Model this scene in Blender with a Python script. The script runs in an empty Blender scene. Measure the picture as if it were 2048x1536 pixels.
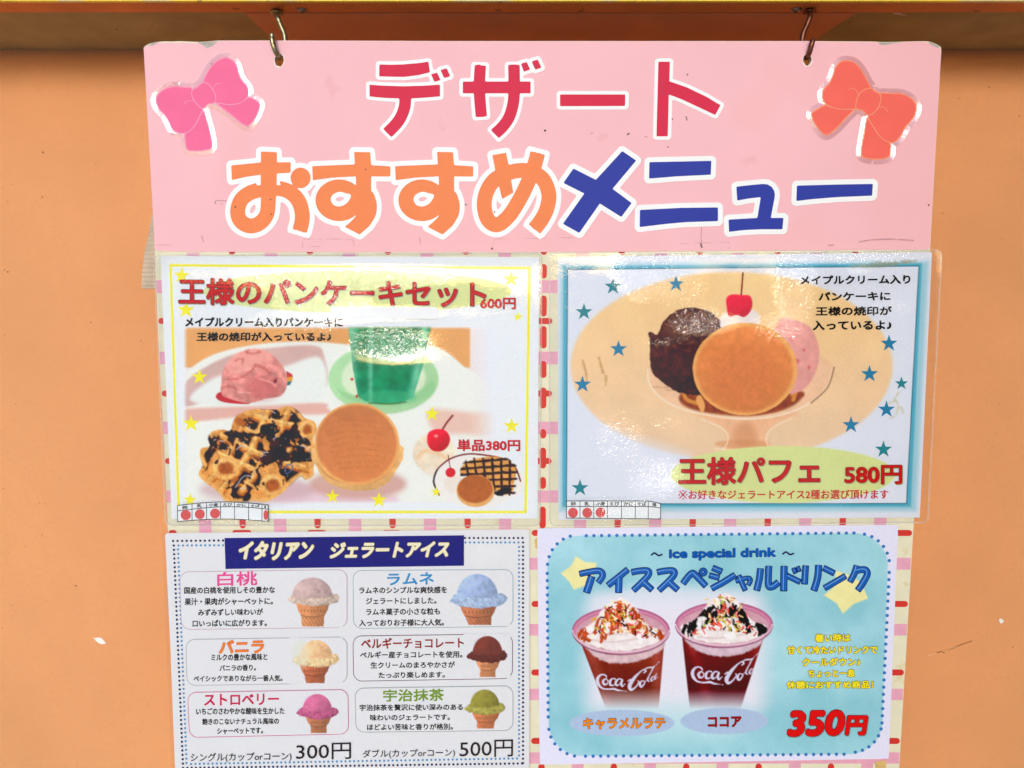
import bpy, math, random
import numpy as np

# ------------------------------------------------------------------ camera, light, exposure
SC = bpy.context.scene
COL = SC.collection
F_PX = 1607.0                      # focal length in photo pixels (photo 2048 x 1536)
TC = math.radians(4.5)             # the camera looks down a little
TB = math.radians(2.0)             # the board's top hangs forward a little
CAM = np.array([0.0, 0.0, 1.45])
DIST = 0.65
cd = bpy.data.cameras.new('camera')
cd.sensor_fit = 'HORIZONTAL'; cd.sensor_width = 36.0
cd.lens = 36.0 * F_PX / 2048.0
cd.clip_start = 0.01; cd.clip_end = 500
cam = bpy.data.objects.new('camera', cd); COL.objects.link(cam)
cam.location = CAM; cam.rotation_euler = (math.radians(90) - TC, 0, 0)
SC.camera = cam

SUN_EL, SUN_AZ = math.radians(11), math.radians(-5)    # behind the camera, to its left
w = bpy.data.worlds.new('World'); SC.world = w; w.use_nodes = True
nt = w.node_tree; bg = nt.nodes['Background']
sky = nt.nodes.new('ShaderNodeTexSky'); sky.sky_type = 'NISHITA'; sky.sun_disc = False
sky.sun_elevation = SUN_EL; sky.sun_rotation = math.pi + SUN_AZ * -1
sky.air_density = 1.0; sky.dust_density = 0.8; sky.ozone_density = 3.0
nt.links.new(sky.outputs[0], bg.inputs[0]); bg.inputs[1].default_value = 0.15
sl = bpy.data.lights.new('sun', 'SUN'); sl.energy = 0.85; sl.angle = math.radians(14); sl.color = (1.0, 0.985, 0.96)
sun = bpy.data.objects.new('sun', sl); COL.objects.link(sun)
from mathutils import Vector
sdir = Vector((math.sin(SUN_AZ) * math.cos(SUN_EL), -math.cos(SUN_AZ) * math.cos(SUN_EL), math.sin(SUN_EL)))
sun.rotation_euler = sdir.to_track_quat('Z', 'Y').to_euler()
sun.location = (-1, -2, 3)
SC.view_settings.view_transform = 'Standard'; SC.view_settings.look = 'None'
SC.view_settings.gamma = 1.0; SC.view_settings.exposure = 0.62
ALB = 0.93                         # photo brightness of a surface of albedo 1

# ------------------------------------------------------------------ geometry helpers
FW = np.array([0, math.cos(TC), -math.sin(TC)]); UP = np.array([0, math.sin(TC), math.cos(TC)]); RT = np.array([1.0, 0, 0])
NB = np.array([0, -math.cos(TB), -math.sin(TB)])          # board normal, towards the viewer
B0 = CAM + DIST * FW

def rays(px, py):
    px = np.asarray(px, float); py = np.asarray(py, float)
    return FW + ((px - 1024) / F_PX)[..., None] * RT + ((768 - py) / F_PX)[..., None] * UP
def P(px, py, lift=0.0):
    d = rays(px, py); lift = np.asarray(lift, float)
    t = (np.dot(B0 - CAM, NB) + lift) / (d @ NB)
    return CAM + d * t[..., None]
def PY(px, py, Y):                 # point at depth Y
    d = rays(px, py); return CAM + d * (np.asarray((Y - CAM[1])) / d[..., 1])[..., None]
def PZ(px, py, Z):
    d = rays(px, py); return CAM + d * ((Z - CAM[2]) / d[..., 2])[..., None]

def lin(c):
    c = np.asarray(c, float) / 255.0
    return np.where(c <= 0.04045, c / 12.92, ((c + 0.055) / 1.055) ** 2.4)
def alb(c, gloss=0.0):               # gloss: the sheen the photo adds on top of glossy prints
    return np.clip(lin(c) / ALB - gloss, 0.003, 0.92)

# ------------------------------------------------------------------ materials
def nodes(m):
    m.use_nodes = True; t = m.node_tree
    return t, t.nodes, t.links, t.nodes['Principled BSDF']
_M = {}
def mat(col, rough=0.6, var=0.06, scale=60.0, spec=0.22, bump=0.0, bscale=400.0, name=None, spots=None, metal=0.0, coat=0.0):
    key = (tuple(col), rough, var, scale, spec, bump, bscale, name, metal, coat)
    if key in _M: return _M[key]
    m = bpy.data.materials.new(name or 'print'); t, N, L, b = nodes(m)
    b.inputs['Roughness'].default_value = rough; b.inputs['Specular IOR Level'].default_value = spec
    b.inputs['Metallic'].default_value = metal; b.inputs['Coat Weight'].default_value = coat; b.inputs['Coat Roughness'].default_value = 0.08
    c = alb(col, 0.026 if 'ink' in (name or '') or name in ('title_paint', 'print') else 0.0)
    tc = N.new('ShaderNodeTexCoord'); n = N.new('ShaderNodeTexNoise'); n.inputs['Scale'].default_value = scale; n.inputs['Detail'].default_value = 6
    L.new(tc.outputs['Object'], n.inputs['Vector'])
    mr = N.new('ShaderNodeMapRange'); mr.inputs[1].default_value = 0.3; mr.inputs[2].default_value = 0.7
    mr.inputs[3].default_value = 1 - var; mr.inputs[4].default_value = 1 + var
    L.new(n.outputs['Fac'], mr.inputs[0])
    mx = N.new('ShaderNodeVectorMath'); mx.operation = 'SCALE'; mx.inputs[0].default_value = tuple(c)
    L.new(mr.outputs[0], mx.inputs['Scale'])
    out = mx.outputs[0]
    if spots:                      # (scale, threshold, colour, strength) dark specks and grime
        for (s, th, sc_, st) in spots:
            n2 = N.new('ShaderNodeTexNoise'); n2.inputs['Scale'].default_value = s; n2.inputs['Detail'].default_value = 3
            L.new(tc.outputs['Object'], n2.inputs['Vector'])
            r2 = N.new('ShaderNodeMapRange'); r2.inputs[1].default_value = th; r2.inputs[2].default_value = th + 0.05
            r2.inputs[4].default_value = st
            L.new(n2.outputs['Fac'], r2.inputs[0])
            mm = N.new('ShaderNodeMix'); mm.data_type = 'RGBA'
            L.new(r2.outputs[0], mm.inputs['Factor']); L.new(out, mm.inputs['A'])
            mm.inputs['B'].default_value = (*alb(sc_), 1); out = mm.outputs['Result']
    L.new(out, b.inputs['Base Color'])
    if bump:
        n3 = N.new('ShaderNodeTexNoise'); n3.inputs['Scale'].default_value = bscale; n3.inputs['Detail'].default_value = 5
        L.new(tc.outputs['Object'], n3.inputs['Vector'])
        bp = N.new('ShaderNodeBump'); bp.inputs['Strength'].default_value = bump; bp.inputs['Distance'].default_value = 0.001
        L.new(n3.outputs['Fac'], bp.inputs['Height']); L.new(bp.outputs[0], b.inputs['Normal'])
    _M[key] = m
    return m
def mat_vcol(name='printed_paper'):
    m = bpy.data.materials.new(name); t, N, L, b = nodes(m)
    a = N.new('ShaderNodeVertexColor'); a.layer_name = 'ink'
    tc = N.new('ShaderNodeTexCoord'); n = N.new('ShaderNodeTexNoise'); n.inputs['Scale'].default_value = 900; n.inputs['Detail'].default_value = 4
    L.new(tc.outputs['Object'], n.inputs['Vector'])
    mr = N.new('ShaderNodeMapRange'); mr.inputs[1].default_value = 0.3; mr.inputs[2].default_value = 0.7; mr.inputs[3].default_value = 0.95; mr.inputs[4].default_value = 1.04
    L.new(n.outputs['Fac'], mr.inputs[0])
    mx = N.new('ShaderNodeVectorMath'); mx.operation = 'SCALE'
    L.new(a.outputs['Color'], mx.inputs[0]); L.new(mr.outputs[0], mx.inputs['Scale'])
    L.new(mx.outputs[0], b.inputs['Base Color'])
    b.inputs['Roughness'].default_value = 0.55; b.inputs['Specular IOR Level'].default_value = 0.12
    return m
VCOL = mat_vcol()
def mat_film(name, base_bump=0.25, rough=0.06, fac=1.0, tint=(1, 1, 1), haze=0.0):
    m = bpy.data.materials.new(name); m.use_nodes = True; t = m.node_tree; N, L = t.nodes, t.links
    N.remove(N['Principled BSDF']); out = N['Material Output']
    tr = N.new('ShaderNodeBsdfTransparent'); tr.inputs[0].default_value = (*tint, 1)
    gl = N.new('ShaderNodeBsdfGlossy'); gl.inputs['Roughness'].default_value = rough; gl.inputs['Color'].default_value = (1, 1, 1, 1)
    fr = N.new('ShaderNodeFresnel'); fr.inputs['IOR'].default_value = 1.5
    ml = N.new('ShaderNodeMath'); ml.operation = 'MULTIPLY'; ml.inputs[1].default_value = fac
    L.new(fr.outputs[0], ml.inputs[0])
    at = N.new('ShaderNodeAttribute'); at.attribute_name = 'crumple'
    tc = N.new('ShaderNodeTexCoord')
    n1 = N.new('ShaderNodeTexNoise'); n1.inputs['Scale'].default_value = 400; n1.inputs['Detail'].default_value = 2; n1.inputs['Distortion'].default_value = 1.2
    n2 = N.new('ShaderNodeTexNoise'); n2.inputs['Scale'].default_value = 90; n2.inputs['Detail'].default_value = 2
    n3 = N.new('ShaderNodeTexNoise'); n3.inputs['Scale'].default_value = 22; n3.inputs['Detail'].default_value = 2
    for n in (n1, n2, n3): L.new(tc.outputs['Object'], n.inputs['Vector'])
    b3 = N.new('ShaderNodeBump'); b3.inputs['Distance'].default_value = 0.002; b3.inputs['Strength'].default_value = base_bump
    L.new(n3.outputs['Fac'], b3.inputs['Height'])
    b2 = N.new('ShaderNodeBump'); b2.inputs['Distance'].default_value = 0.0016
    L.new(n2.outputs['Fac'], b2.inputs['Height']); L.new(b3.outputs[0], b2.inputs['Normal']); L.new(at.outputs['Fac'], b2.inputs['Strength'])
    b1 = N.new('ShaderNodeBump'); b1.inputs['Distance'].default_value = 0.0013
    L.new(n1.outputs['Fac'], b1.inputs['Height']); L.new(b2.outputs[0], b1.inputs['Normal']); L.new(at.outputs['Fac'], b1.inputs['Strength'])
    L.new(b1.outputs[0], gl.inputs['Normal']); L.new(b3.outputs[0], fr.inputs['Normal'])
    mx = N.new('ShaderNodeMixShader')
    ge = N.new('ShaderNodeNewGeometry'); mi = N.new('ShaderNodeMapRange'); mi.inputs[3].default_value = 1.5; mi.inputs[4].default_value = 1 / 1.5
    L.new(ge.outputs['Backfacing'], mi.inputs[0]); L.new(mi.outputs[0], fr.inputs['IOR'])
    L.new(ml.outputs[0], mx.inputs[0]); L.new(tr.outputs[0], mx.inputs[1]); L.new(gl.outputs[0], mx.inputs[2])
    last = mx.outputs[0]
    if haze:
        df = N.new('ShaderNodeBsdfDiffuse'); df.inputs[0].default_value = (0.75, 0.72, 0.68, 1)
        m2 = N.new('ShaderNodeMixShader'); m2.inputs[0].default_value = haze
        L.new(last, m2.inputs[1]); L.new(df.outputs[0], m2.inputs[2]); last = m2.outputs[0]
    L.new(last, out.inputs[0])
    return m

# ------------------------------------------------------------------ objects
def tag(o, label=None, cat=None, group=None, kind=None):
    if label: o['label'] = label
    if cat: o['category'] = cat
    if group: o['group'] = group
    if kind: o['kind'] = kind
    return o
def thing(name, label, cat, at, group=None):
    o = bpy.data.objects.new(name, None); COL.objects.link(o); o.location = tuple(at); o.empty_display_size = 0.02
    return tag(o, label, cat, group)
def world_loc(o):
    v = np.array(o.location)
    return v + world_loc(o.parent) if o.parent else v
def mesh(name, V, faces, m, parent=None, cols=None, smooth=False, attr=None, loc=None):
    V = np.asarray(V, float).reshape(-1, 3)
    if loc is None: loc = (V.min(0) + V.max(0)) / 2
    base = world_loc(parent) if parent else np.zeros(3)
    me = bpy.data.meshes.new(name)
    L = V - loc
    if isinstance(faces, np.ndarray):
        n, k = faces.shape
        me.vertices.add(len(L)); me.vertices.foreach_set('co', L.astype(np.float32).ravel())
        me.loops.add(n * k); me.loops.foreach_set('vertex_index', faces.astype(np.int32).ravel())
        me.polygons.add(n); me.polygons.foreach_set('loop_start', np.arange(0, n * k, k, dtype=np.int32))
        me.update(calc_edges=True)
    else:
        me.from_pydata([tuple(v) for v in L], [], [tuple(f) for f in faces])
    if cols is not None:
        ca = me.color_attributes.new('ink', 'FLOAT_COLOR', 'POINT')
        rgba = np.ones((len(V), 4), np.float32); rgba[:, :3] = cols.reshape(-1, 3); ca.data.foreach_set('color', rgba.ravel())
    if attr is not None:
        a = me.attributes.new('crumple', 'FLOAT', 'POINT'); a.data.foreach_set('value', attr.astype(np.float32).ravel())
    if smooth: me.polygons.foreach_set('use_smooth', [True] * len(me.polygons))
    me.materials.append(m)
    o = bpy.data.objects.new(name, me); COL.objects.link(o)
    o.location = tuple(loc - base)
    if parent: o.parent = parent
    return o
def box(name, a, b, m, parent=None, bevel=0.0):
    (x0, y0, z0), (x1, y1, z1) = a, b
    V = [(x, y, z) for x in (x0, x1) for y in (y0, y1) for z in (z0, z1)]
    F = [(0, 1, 3, 2), (4, 6, 7, 5), (0, 4, 5, 1), (2, 3, 7, 6), (0, 2, 6, 4), (1, 5, 7, 3)]
    o = mesh(name, V, F, m, parent)
    if bevel:
        md = o.modifiers.new('bevel', 'BEVEL'); md.width = bevel; md.segments = 2
    return o
def tube(name, pts, r, m, parent=None, seg=14, taper=None):
    pts = [np.array(p, float) for p in pts]
    # resample with Catmull-Rom
    Q = []
    for i in range(len(pts) - 1):
        p0 = pts[max(i - 1, 0)]; p1 = pts[i]; p2 = pts[i + 1]; p3 = pts[min(i + 2, len(pts) - 1)]
        for k in range(6):
            t = k / 6
            Q.append(0.5 * ((2 * p1) + (-p0 + p2) * t + (2 * p0 - 5 * p1 + 4 * p2 - p3) * t * t + (-p0 + 3 * p1 - 3 * p2 + p3) * t ** 3))
    Q.append(pts[-1])
    V = []; Fc = []
    u = np.array([1.0, 0, 0])
    for i, q in enumerate(Q):
        tdir = Q[min(i + 1, len(Q) - 1)] - Q[max(i - 1, 0)]; tdir /= np.linalg.norm(tdir) + 1e-12
        u = u - tdir * np.dot(u, tdir); u /= np.linalg.norm(u); v = np.cross(tdir, u)
        for s in range(seg):
            a = 2 * math.pi * s / seg
            V.append(q + r * (math.cos(a) * u + math.sin(a) * v))
    for i in range(len(Q) - 1):
        for s in range(seg):
            a = i * seg + s; b = i * seg + (s + 1) % seg
            Fc.append((a, b, b + seg, a + seg))
    for end, sgn in ((0, -1), (len(Q) - 1, 1)):       # rounded ends
        td = (Q[1] - Q[0]) if end == 0 else (Q[-1] - Q[-2]); td /= np.linalg.norm(td)
        base = end * seg; prev = list(range(base, base + seg)); c = Q[end]
        for k in (1, 2):
            rr = math.cos(k * math.pi / 6); h = math.sin(k * math.pi / 6) * 0.6 * r
            ring = []
            for s in range(seg):
                ring.append(len(V)); V.append(c + (np.array(V[base + s]) - c) * rr + sgn * td * h)
            for s in range(seg):
                f = (prev[s], prev[(s + 1) % seg], ring[(s + 1) % seg], ring[s])
                Fc.append(f if sgn > 0 else f[::-1])
            prev = ring
        Fc.append(prev if sgn > 0 else prev[::-1])
    return mesh(name, V, Fc, m, parent, smooth=True)

# ------------------------------------------------------------------ signed-distance shapes in photo pixels
def cr(pts, k=6, closed=True):     # Catmull-Rom smoothing
    p = np.asarray(pts, float); n = len(p); out = []
    rng = range(n) if closed else range(n - 1)
    for i in rng:
        if closed: a, b, c, d = p[(i - 1) % n], p[i], p[(i + 1) % n], p[(i + 2) % n]
        else: a, b, c, d = p[max(i - 1, 0)], p[i], p[i + 1], p[min(i + 2, n - 1)]
        for t in np.arange(k) / k:
            out.append(0.5 * (2 * b + (c - a) * t + (2 * a - 5 * b + 4 * c - d) * t * t + (-a + 3 * b - 3 * c + d) * t ** 3))
    if not closed: out.append(p[-1])
    return np.array(out)
def sd_poly(X, Y, pts):
    pts = np.asarray(pts, float); d = np.full(X.shape, 1e9); ins = np.zeros(X.shape, bool)
    n = len(pts)
    for i in range(n):
        ax, ay = pts[i - 1]; bx, by = pts[i]
        ex, ey = bx - ax, by - ay; l2 = ex * ex + ey * ey + 1e-12
        t = np.clip(((X - ax) * ex + (Y - ay) * ey) / l2, 0, 1)
        d = np.minimum(d, (X - ax - t * ex) ** 2 + (Y - ay - t * ey) ** 2)
        if ay != by:
            c = ((ay > Y) != (by > Y)) & (X < ex * (Y - ay) / ey + ax); ins ^= c
    d = np.sqrt(d); return np.where(ins, -d, d)
def sd_stroke(X, Y, pts, w, cap='butt'):
    pts = np.asarray(pts, float); d = np.full(X.shape, 1e9); n = len(pts)
    for i in range(n - 1):
        ax, ay = pts[i]; bx, by = pts[i + 1]; L = math.hypot(bx - ax, by - ay) + 1e-9
        ux, uy = (bx - ax) / L, (by - ay) / L
        s = (X - ax) * ux + (Y - ay) * uy; q = np.abs(-(X - ax) * uy + (Y - ay) * ux) - w / 2
        if cap == 'round':
            t = np.clip(s, 0, L); dd = np.hypot(X - ax - t * ux, Y - ay - t * uy) - w / 2
        else:
            e = np.maximum(-s, s - L)
            ox, oy = np.maximum(q, 0), np.maximum(e, 0)
            dd = np.minimum(np.maximum(q, e), 0) + np.hypot(ox, oy)
            if i > 0: dd = np.minimum(dd, np.hypot(X - ax, Y - ay) - w / 2)
        d = np.minimum(d, dd)
    if cap != 'round' and n > 2:                          # trim the joint discs that stick out past the square ends
        for (p, q) in ((pts[0], pts[1]), (pts[-1], pts[-2])):
            L = math.hypot(*(p - q)) + 1e-9; ux, uy = (p - q) / L
            e = (X - p[0]) * ux + (Y - p[1]) * uy
            d = np.where((e > -1e-6) & (np.hypot(X - p[0], Y - p[1]) < w * 0.8), np.maximum(d, e), d)
    return d
def sd_ell(X, Y, cx, cy, rx, ry, rot=0.0):
    c, s = math.cos(rot), math.sin(rot); dx, dy = X - cx, Y - cy
    u, v = dx * c + dy * s, -dx * s + dy * c
    k = np.sqrt((u / rx) ** 2 + (v / ry) ** 2) + 1e-9
    g = np.sqrt((u / rx ** 2) ** 2 + (v / ry ** 2) ** 2) + 1e-9
    return k * (k - 1) / g
def sd_rrect(X, Y, quad, r=0.0):
    q = np.asarray(quad, float); c = q.mean(0)
    qi = []
    n = 4
    for i in range(4):                                   # inset corners by r
        a, b, d = q[i], q[i - 1], q[(i + 1) % 4]
        u = (b - a) / np.linalg.norm(b - a); v = (d - a) / np.linalg.norm(d - a); qi.append(a + r * (u + v))
    return sd_poly(X, Y, qi) - r
def bounds(prims):
    a = []
    for p in prims:
        if p[0] in 'PQ': a.append(np.asarray(p[1], float))
        elif p[0] == 'S': q = np.asarray(p[1], float); a += [q - p[2] / 2, q + p[2] / 2]
        elif p[0] == 'R': q = np.asarray(p[1], float); a.append(q)
        elif p[0] == 'E': a.append(np.array([[p[1] - p[3], p[2] - p[4]], [p[1] + p[3], p[2] + p[4]]]))
    a = np.vstack(a); return a.min(0), a.max(0)
def sdf(prims, X, Y):
    d = np.full(X.shape, 1e9)
    for p in prims:
        k = p[0]
        if k == 'P': d = np.minimum(d, sd_poly(X, Y, p[1]))
        elif k == 'Q': d = np.minimum(d, sd_poly(X, Y, cr(p[1])))
        elif k == 'S': d = np.minimum(d, sd_stroke(X, Y, cr(p[1], 5, False) if len(p[1]) > 2 and (len(p) < 4 or p[3] != 'hard') else p[1], p[2], 'round' if len(p) > 3 and p[3] == 'round' else 'butt'))
        elif k == 'R': d = np.minimum(d, sd_rrect(X, Y, p[1], p[2]))
        elif k == 'E': d = np.minimum(d, sd_ell(X, Y, *p[1:]))
        elif k == '-Q': d = np.maximum(d, -sd_poly(X, Y, cr(p[1])))
        elif k == '-P': d = np.maximum(d, -sd_poly(X, Y, p[1]))
        elif k == '-E': d = np.maximum(d, -sd_ell(X, Y, *p[1:]))
    return d
def Z(ox, oy, s, pts): return [(ox + x / s, oy + y / s) for x, y in pts]
def zp(prims, ox, oy, s, dx=0, dy=0):
    out = []
    for p in prims:
        k = p[0].replace('-', '')
        if k in 'PQ': out.append((p[0], Z(ox + dx, oy + dy, s, p[1])))
        elif k == 'S': out.append(('S', Z(ox + dx, oy + dy, s, p[1]), p[2] / s) + tuple(p[3:]))
        elif k == 'E': out.append((p[0], ox + dx + p[1] / s, oy + dy + p[2] / s, p[3] / s, p[4] / s) + tuple(p[5:]))
    return out
def march(prims, off=0.0, cell=2.5, pad=None):
    lo, hi = bounds([p for p in prims if not p[0].startswith('-')]); pad = (off + cell * 1.5) if pad is None else pad
    nx = max(3, int(math.ceil((hi[0] - lo[0] + 2 * pad) / cell)) + 1); ny = max(3, int(math.ceil((hi[1] - lo[1] + 2 * pad) / cell)) + 1)
    xs = lo[0] - pad + np.arange(nx) * cell; ys = lo[1] - pad + np.arange(ny) * cell
    X, Y = np.meshgrid(xs, ys); D = sdf(prims, X, Y) - off
    D = np.where(np.abs(D) < 1e-4 * cell, 1e-4 * cell, D)
    I = D < 0
    V = []; vid = {}; F = []
    def gv(j, i):
        k = (j, i)
        if k not in vid: vid[k] = len(V); V.append((X[j, i], Y[j, i]))
        return vid[k]
    def ev(j, i, j2, i2):
        if (j2, i2) < (j, i): j, i, j2, i2 = j2, i2, j, i
        k = (j, i, j2, i2)
        if k not in vid:
            t = D[j, i] / (D[j, i] - D[j2, i2]); vid[k] = len(V)
            V.append((X[j, i] + t * (X[j2, i2] - X[j, i]), Y[j, i] + t * (Y[j2, i2] - Y[j, i])))
        return vid[k]
    cnt = I[:-1, :-1].astype(int) + I[1:, :-1] + I[1:, 1:] + I[:-1, 1:]
    for j, i in zip(*np.nonzero(cnt)):
        c = [(j, i), (j + 1, i), (j + 1, i + 1), (j, i + 1)]
        if cnt[j, i] == 4: F.append([gv(*k) for k in c]); continue
        f = []
        for a in range(4):
            p, q = c[a], c[(a + 1) % 4]
            if I[p]: f.append(gv(*p))
            if I[p] != I[q]: f.append(ev(*p, *q))
        if len(f) >= 3: F.append(f)
    return np.array(V), F
def shape(name, prims, m, parent, lift, off=0.0, cell=2.5, thick=0.0, hf=None, smooth=False, attrf=None):
    V2, F = march(prims, off, cell)
    h = lift + (hf(V2[:, 0], V2[:, 1]) if hf else 0.0)
    W = P(V2[:, 0], V2[:, 1], h)
    if thick:
        n = len(W); E = {}
        for f in F:
            for a in range(len(f)):
                e = (f[a], f[(a + 1) % len(f)]); E[e] = E.get(e, 0) + 1
        W = np.vstack([W, W - NB * thick])
        side = [(b, a, a + n, b + n) for (a, b) in E if (b, a) not in E]
        F = F + side + [[x + n for x in f[::-1]] for f in F]
    at = None
    if attrf is not None:
        at = attrf(V2[:, 0], V2[:, 1])
        if thick: at = np.concatenate([at, at])
    return mesh(name, W, F, m, parent, smooth=smooth, attr=at)

# ------------------------------------------------------------------ lettering
_TC = {}
def glyphs(s, off):
    k = (s, off)
    if k in _TC: return _TC[k]
    c = bpy.data.curves.new('t', 'FONT'); c.body = s; c.offset = off; c.resolution_u = 3
    o = bpy.data.objects.new('t', c); COL.objects.link(o)
    me = bpy.data.meshes.new_from_object(o)
    V = np.array([v.co[:2] for v in me.vertices]); F = [tuple(p.vertices) for p in me.polygons]
    bpy.data.objects.remove(o); bpy.data.curves.remove(c); bpy.data.meshes.remove(me)
    _TC[k] = (V, F); return _TC[k]
LAY = 0.00012
def text(s, x0, y0, x1, y1, col, parent, lift, off=0.012, slope=0.0, rim=None, hf=None, shear=0.0, name='lettering', rimoff=0.03, shadow=None, hi=None, arc=0.0):
    V, F = glyphs(s, 0.0); lo, hi_ = V.min(0), V.max(0); last = None
    k = (y1 - y0) / (hi_[1] - lo[1])                     # pixels per em
    layers = []
    if shadow: layers.append(('lettering_shadow', shadow, (off + rimoff) * k, 8, 1.4, 1.6))
    if rim: layers.append(('lettering_outline', rim, (off + rimoff) * k, 8, 0, 0))
    layers.append((name, col, off * k, 5 if off * k > 1.2 else 4, 0, 0))
    if hi: layers.append(('lettering_highlight', hi, 0, 1, -0.5, -0.5))
    z = lift; n = len(V)
    for (nm, c, r, m, dx, dy) in layers:
        px, py, hh, Fc = [], [], [], []
        sh = [(0, 0)] + ([(r * math.cos(2 * math.pi * (i + .5) / m), r * math.sin(2 * math.pi * (i + .5) / m)) for i in range(m)] if r > 0.12 and m > 1 else [])
        if nm == 'lettering_highlight': sh = [(0, 0)]
        R_ = r if name == nm else r * 0.999
        x0_, x1_, y0_, y1_ = x0 + off * k, x1 - off * k, y0 + off * k, y1 - off * k
        for i, (sx, sy) in enumerate(sh):
            u = (V[:, 0] - lo[0]) / (hi_[0] - lo[0]); v = (hi_[1] - V[:, 1]) / (hi_[1] - lo[1])
            qx = x0_ + u * (x1_ - x0_) + (0.5 - v) * shear + dx + sx; qy = y0_ + v * (y1_ - y0_) + slope * u + dy + sy + arc * (2 * u - 1) ** 2
            px.append(qx); py.append(qy); hh.append(np.full(n, z + i * 1.2e-5)); Fc += [tuple(a + i * n for a in f) for f in F]
        px, py, hh = map(np.concatenate, (px, py, hh))
        last = mesh(nm, P(px, py, hh + (hf(px, py) if hf else 0)), Fc, mat(c, 0.6, 0.05, 300, 0.1, name='ink'), parent)
        z += (len(sh) + 1) * 1.2e-5 + 2e-5
    return last

# ------------------------------------------------------------------ painter for printed photographs
def vnoise(x, y, seed=0):
    xi = np.floor(x).astype(np.int64); yi = np.floor(y).astype(np.int64); fx, fy = x - xi, y - yi
    fx = fx * fx * (3 - 2 * fx); fy = fy * fy * (3 - 2 * fy)
    def h(a, b):
        n = (a * 374761393 + b * 668265263 + seed * 982451653) & 0xffffffff
        n = ((n ^ (n >> 13)) * 1274126177) & 0xffffffff; n = n ^ (n >> 16)
        return (n & 0xffff) / 65535.0
    return (h(xi, yi) * (1 - fx) + h(xi + 1, yi) * fx) * (1 - fy) + (h(xi, yi + 1) * (1 - fx) + h(xi + 1, yi + 1) * fx) * fy
def fbm(x, y, s, seed=0, oct=4):
    a, t, v = 1.0, 0.0, 0.0
    for k in range(oct):
        v = v + a * vnoise(x / s * 2 ** k, y / s * 2 ** k, seed + k * 7); t += a; a *= 0.55
    return v / t
class Canvas:
    def __init__(s, quad, step, base):
        q = np.asarray(quad, float)                       # TL TR BR BL
        nx = int(max(np.linalg.norm(q[1] - q[0]), np.linalg.norm(q[2] - q[3])) / step) + 1
        ny = int(max(np.linalg.norm(q[3] - q[0]), np.linalg.norm(q[2] - q[1])) / step) + 1
        u, v = np.meshgrid(np.linspace(0, 1, nx), np.linspace(0, 1, ny))
        s.X = (q[0, 0] * (1 - u) + q[1, 0] * u) * (1 - v) + (q[3, 0] * (1 - u) + q[2, 0] * u) * v
        s.Y = (q[0, 1] * (1 - u) + q[1, 1] * u) * (1 - v) + (q[3, 1] * (1 - u) + q[2, 1] * u) * v
        s.nx, s.ny = nx, ny; s.C = np.empty((ny, nx, 3)); s.C[:] = base; s.o = (0, 0, 1); s.clip = None; s.last = None
    def z(s, ox=0, oy=0, k=1): s.o = (ox, oy, k)
    def _b(s, prims, pad):
        lo, hi = bounds([p for p in prims if not p[0].startswith('-')])
        m = (s.X > lo[0] - pad) & (s.X < hi[0] + pad) & (s.Y > lo[1] - pad) & (s.Y < hi[1] + pad)
        return m
    def fill(s, prims, col, soft=1.2, a=1.0, nz=0.0, ns=8, seed=1, rag=0.0, rs=6, shade=None, clip=None):
        """blend col into the shape; rag roughens the edge, nz adds colour noise, shade=(dx,dy,amount) a photographed highlight side"""
        ox, oy, k = s.o
        if k != 1 or ox or oy: prims = zp(prims, ox, oy, k)
        m = s._b(prims, soft * 2 + rag * 2 + 2)
        if not m.any(): return
        X, Y = s.X[m], s.Y[m]; d = sdf(prims, X, Y)
        if rag: d = d + (fbm(X, Y, rs, seed, 3) - 0.5) * 2 * rag
        al = np.clip(0.5 - d / (2 * soft), 0, 1); al = al * al * (3 - 2 * al) * a
        if clip is not None: al = al * clip[m]
        if s.clip is not None: al = al * s.clip[m]
        c = np.empty((len(X), 3)); c[:] = col(X, Y) if callable(col) else col
        if nz: c = c * (1 + (fbm(X, Y, ns, seed + 50, 4) - 0.5)[:, None] * 2 * nz)
        if shade:
            lo, hi = bounds([p for p in prims if not p[0].startswith('-')]); cx, cy = (lo + hi) / 2; r = (hi - lo) / 2 + 1e-6
            t = ((X - cx) / r[0] * shade[0] + (Y - cy) / r[1] * shade[1]) * shade[2]
            c = c * (1 + t[:, None])
        s.C[m] = s.C[m] * (1 - al[:, None]) + np.clip(c, 0, 255) * al[:, None]
    def mask(s, prims, soft=1.5):
        ox, oy, k = s.o
        if k != 1 or ox or oy: prims = zp(prims, ox, oy, k)
        return np.clip(0.5 - sdf(prims, s.X, s.Y) / (2 * soft), 0, 1)
    def obj(s, name, parent, lift, hf=None, gloss=0.032):
        h = lift + (hf(s.X, s.Y) if hf else 0); W = P(s.X, s.Y, h)
        idx = np.arange(s.nx * s.ny).reshape(s.ny, s.nx)
        q = np.stack([idx[:-1, :-1], idx[1:, :-1], idx[1:, 1:], idx[:-1, 1:]], -1).reshape(-1, 4)
        return mesh(name, W.reshape(-1, 3), q, VCOL, parent, cols=alb(np.clip(s.C, 0, 255), gloss))
def film(name, quad, r, parent, lift, m, crum, hf=None, cell=6.0):
    return shape(name, [('R', quad, r)], m, parent, lift, cell=cell, hf=hf, smooth=True, attrf=crum)
EDGE = None
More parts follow.
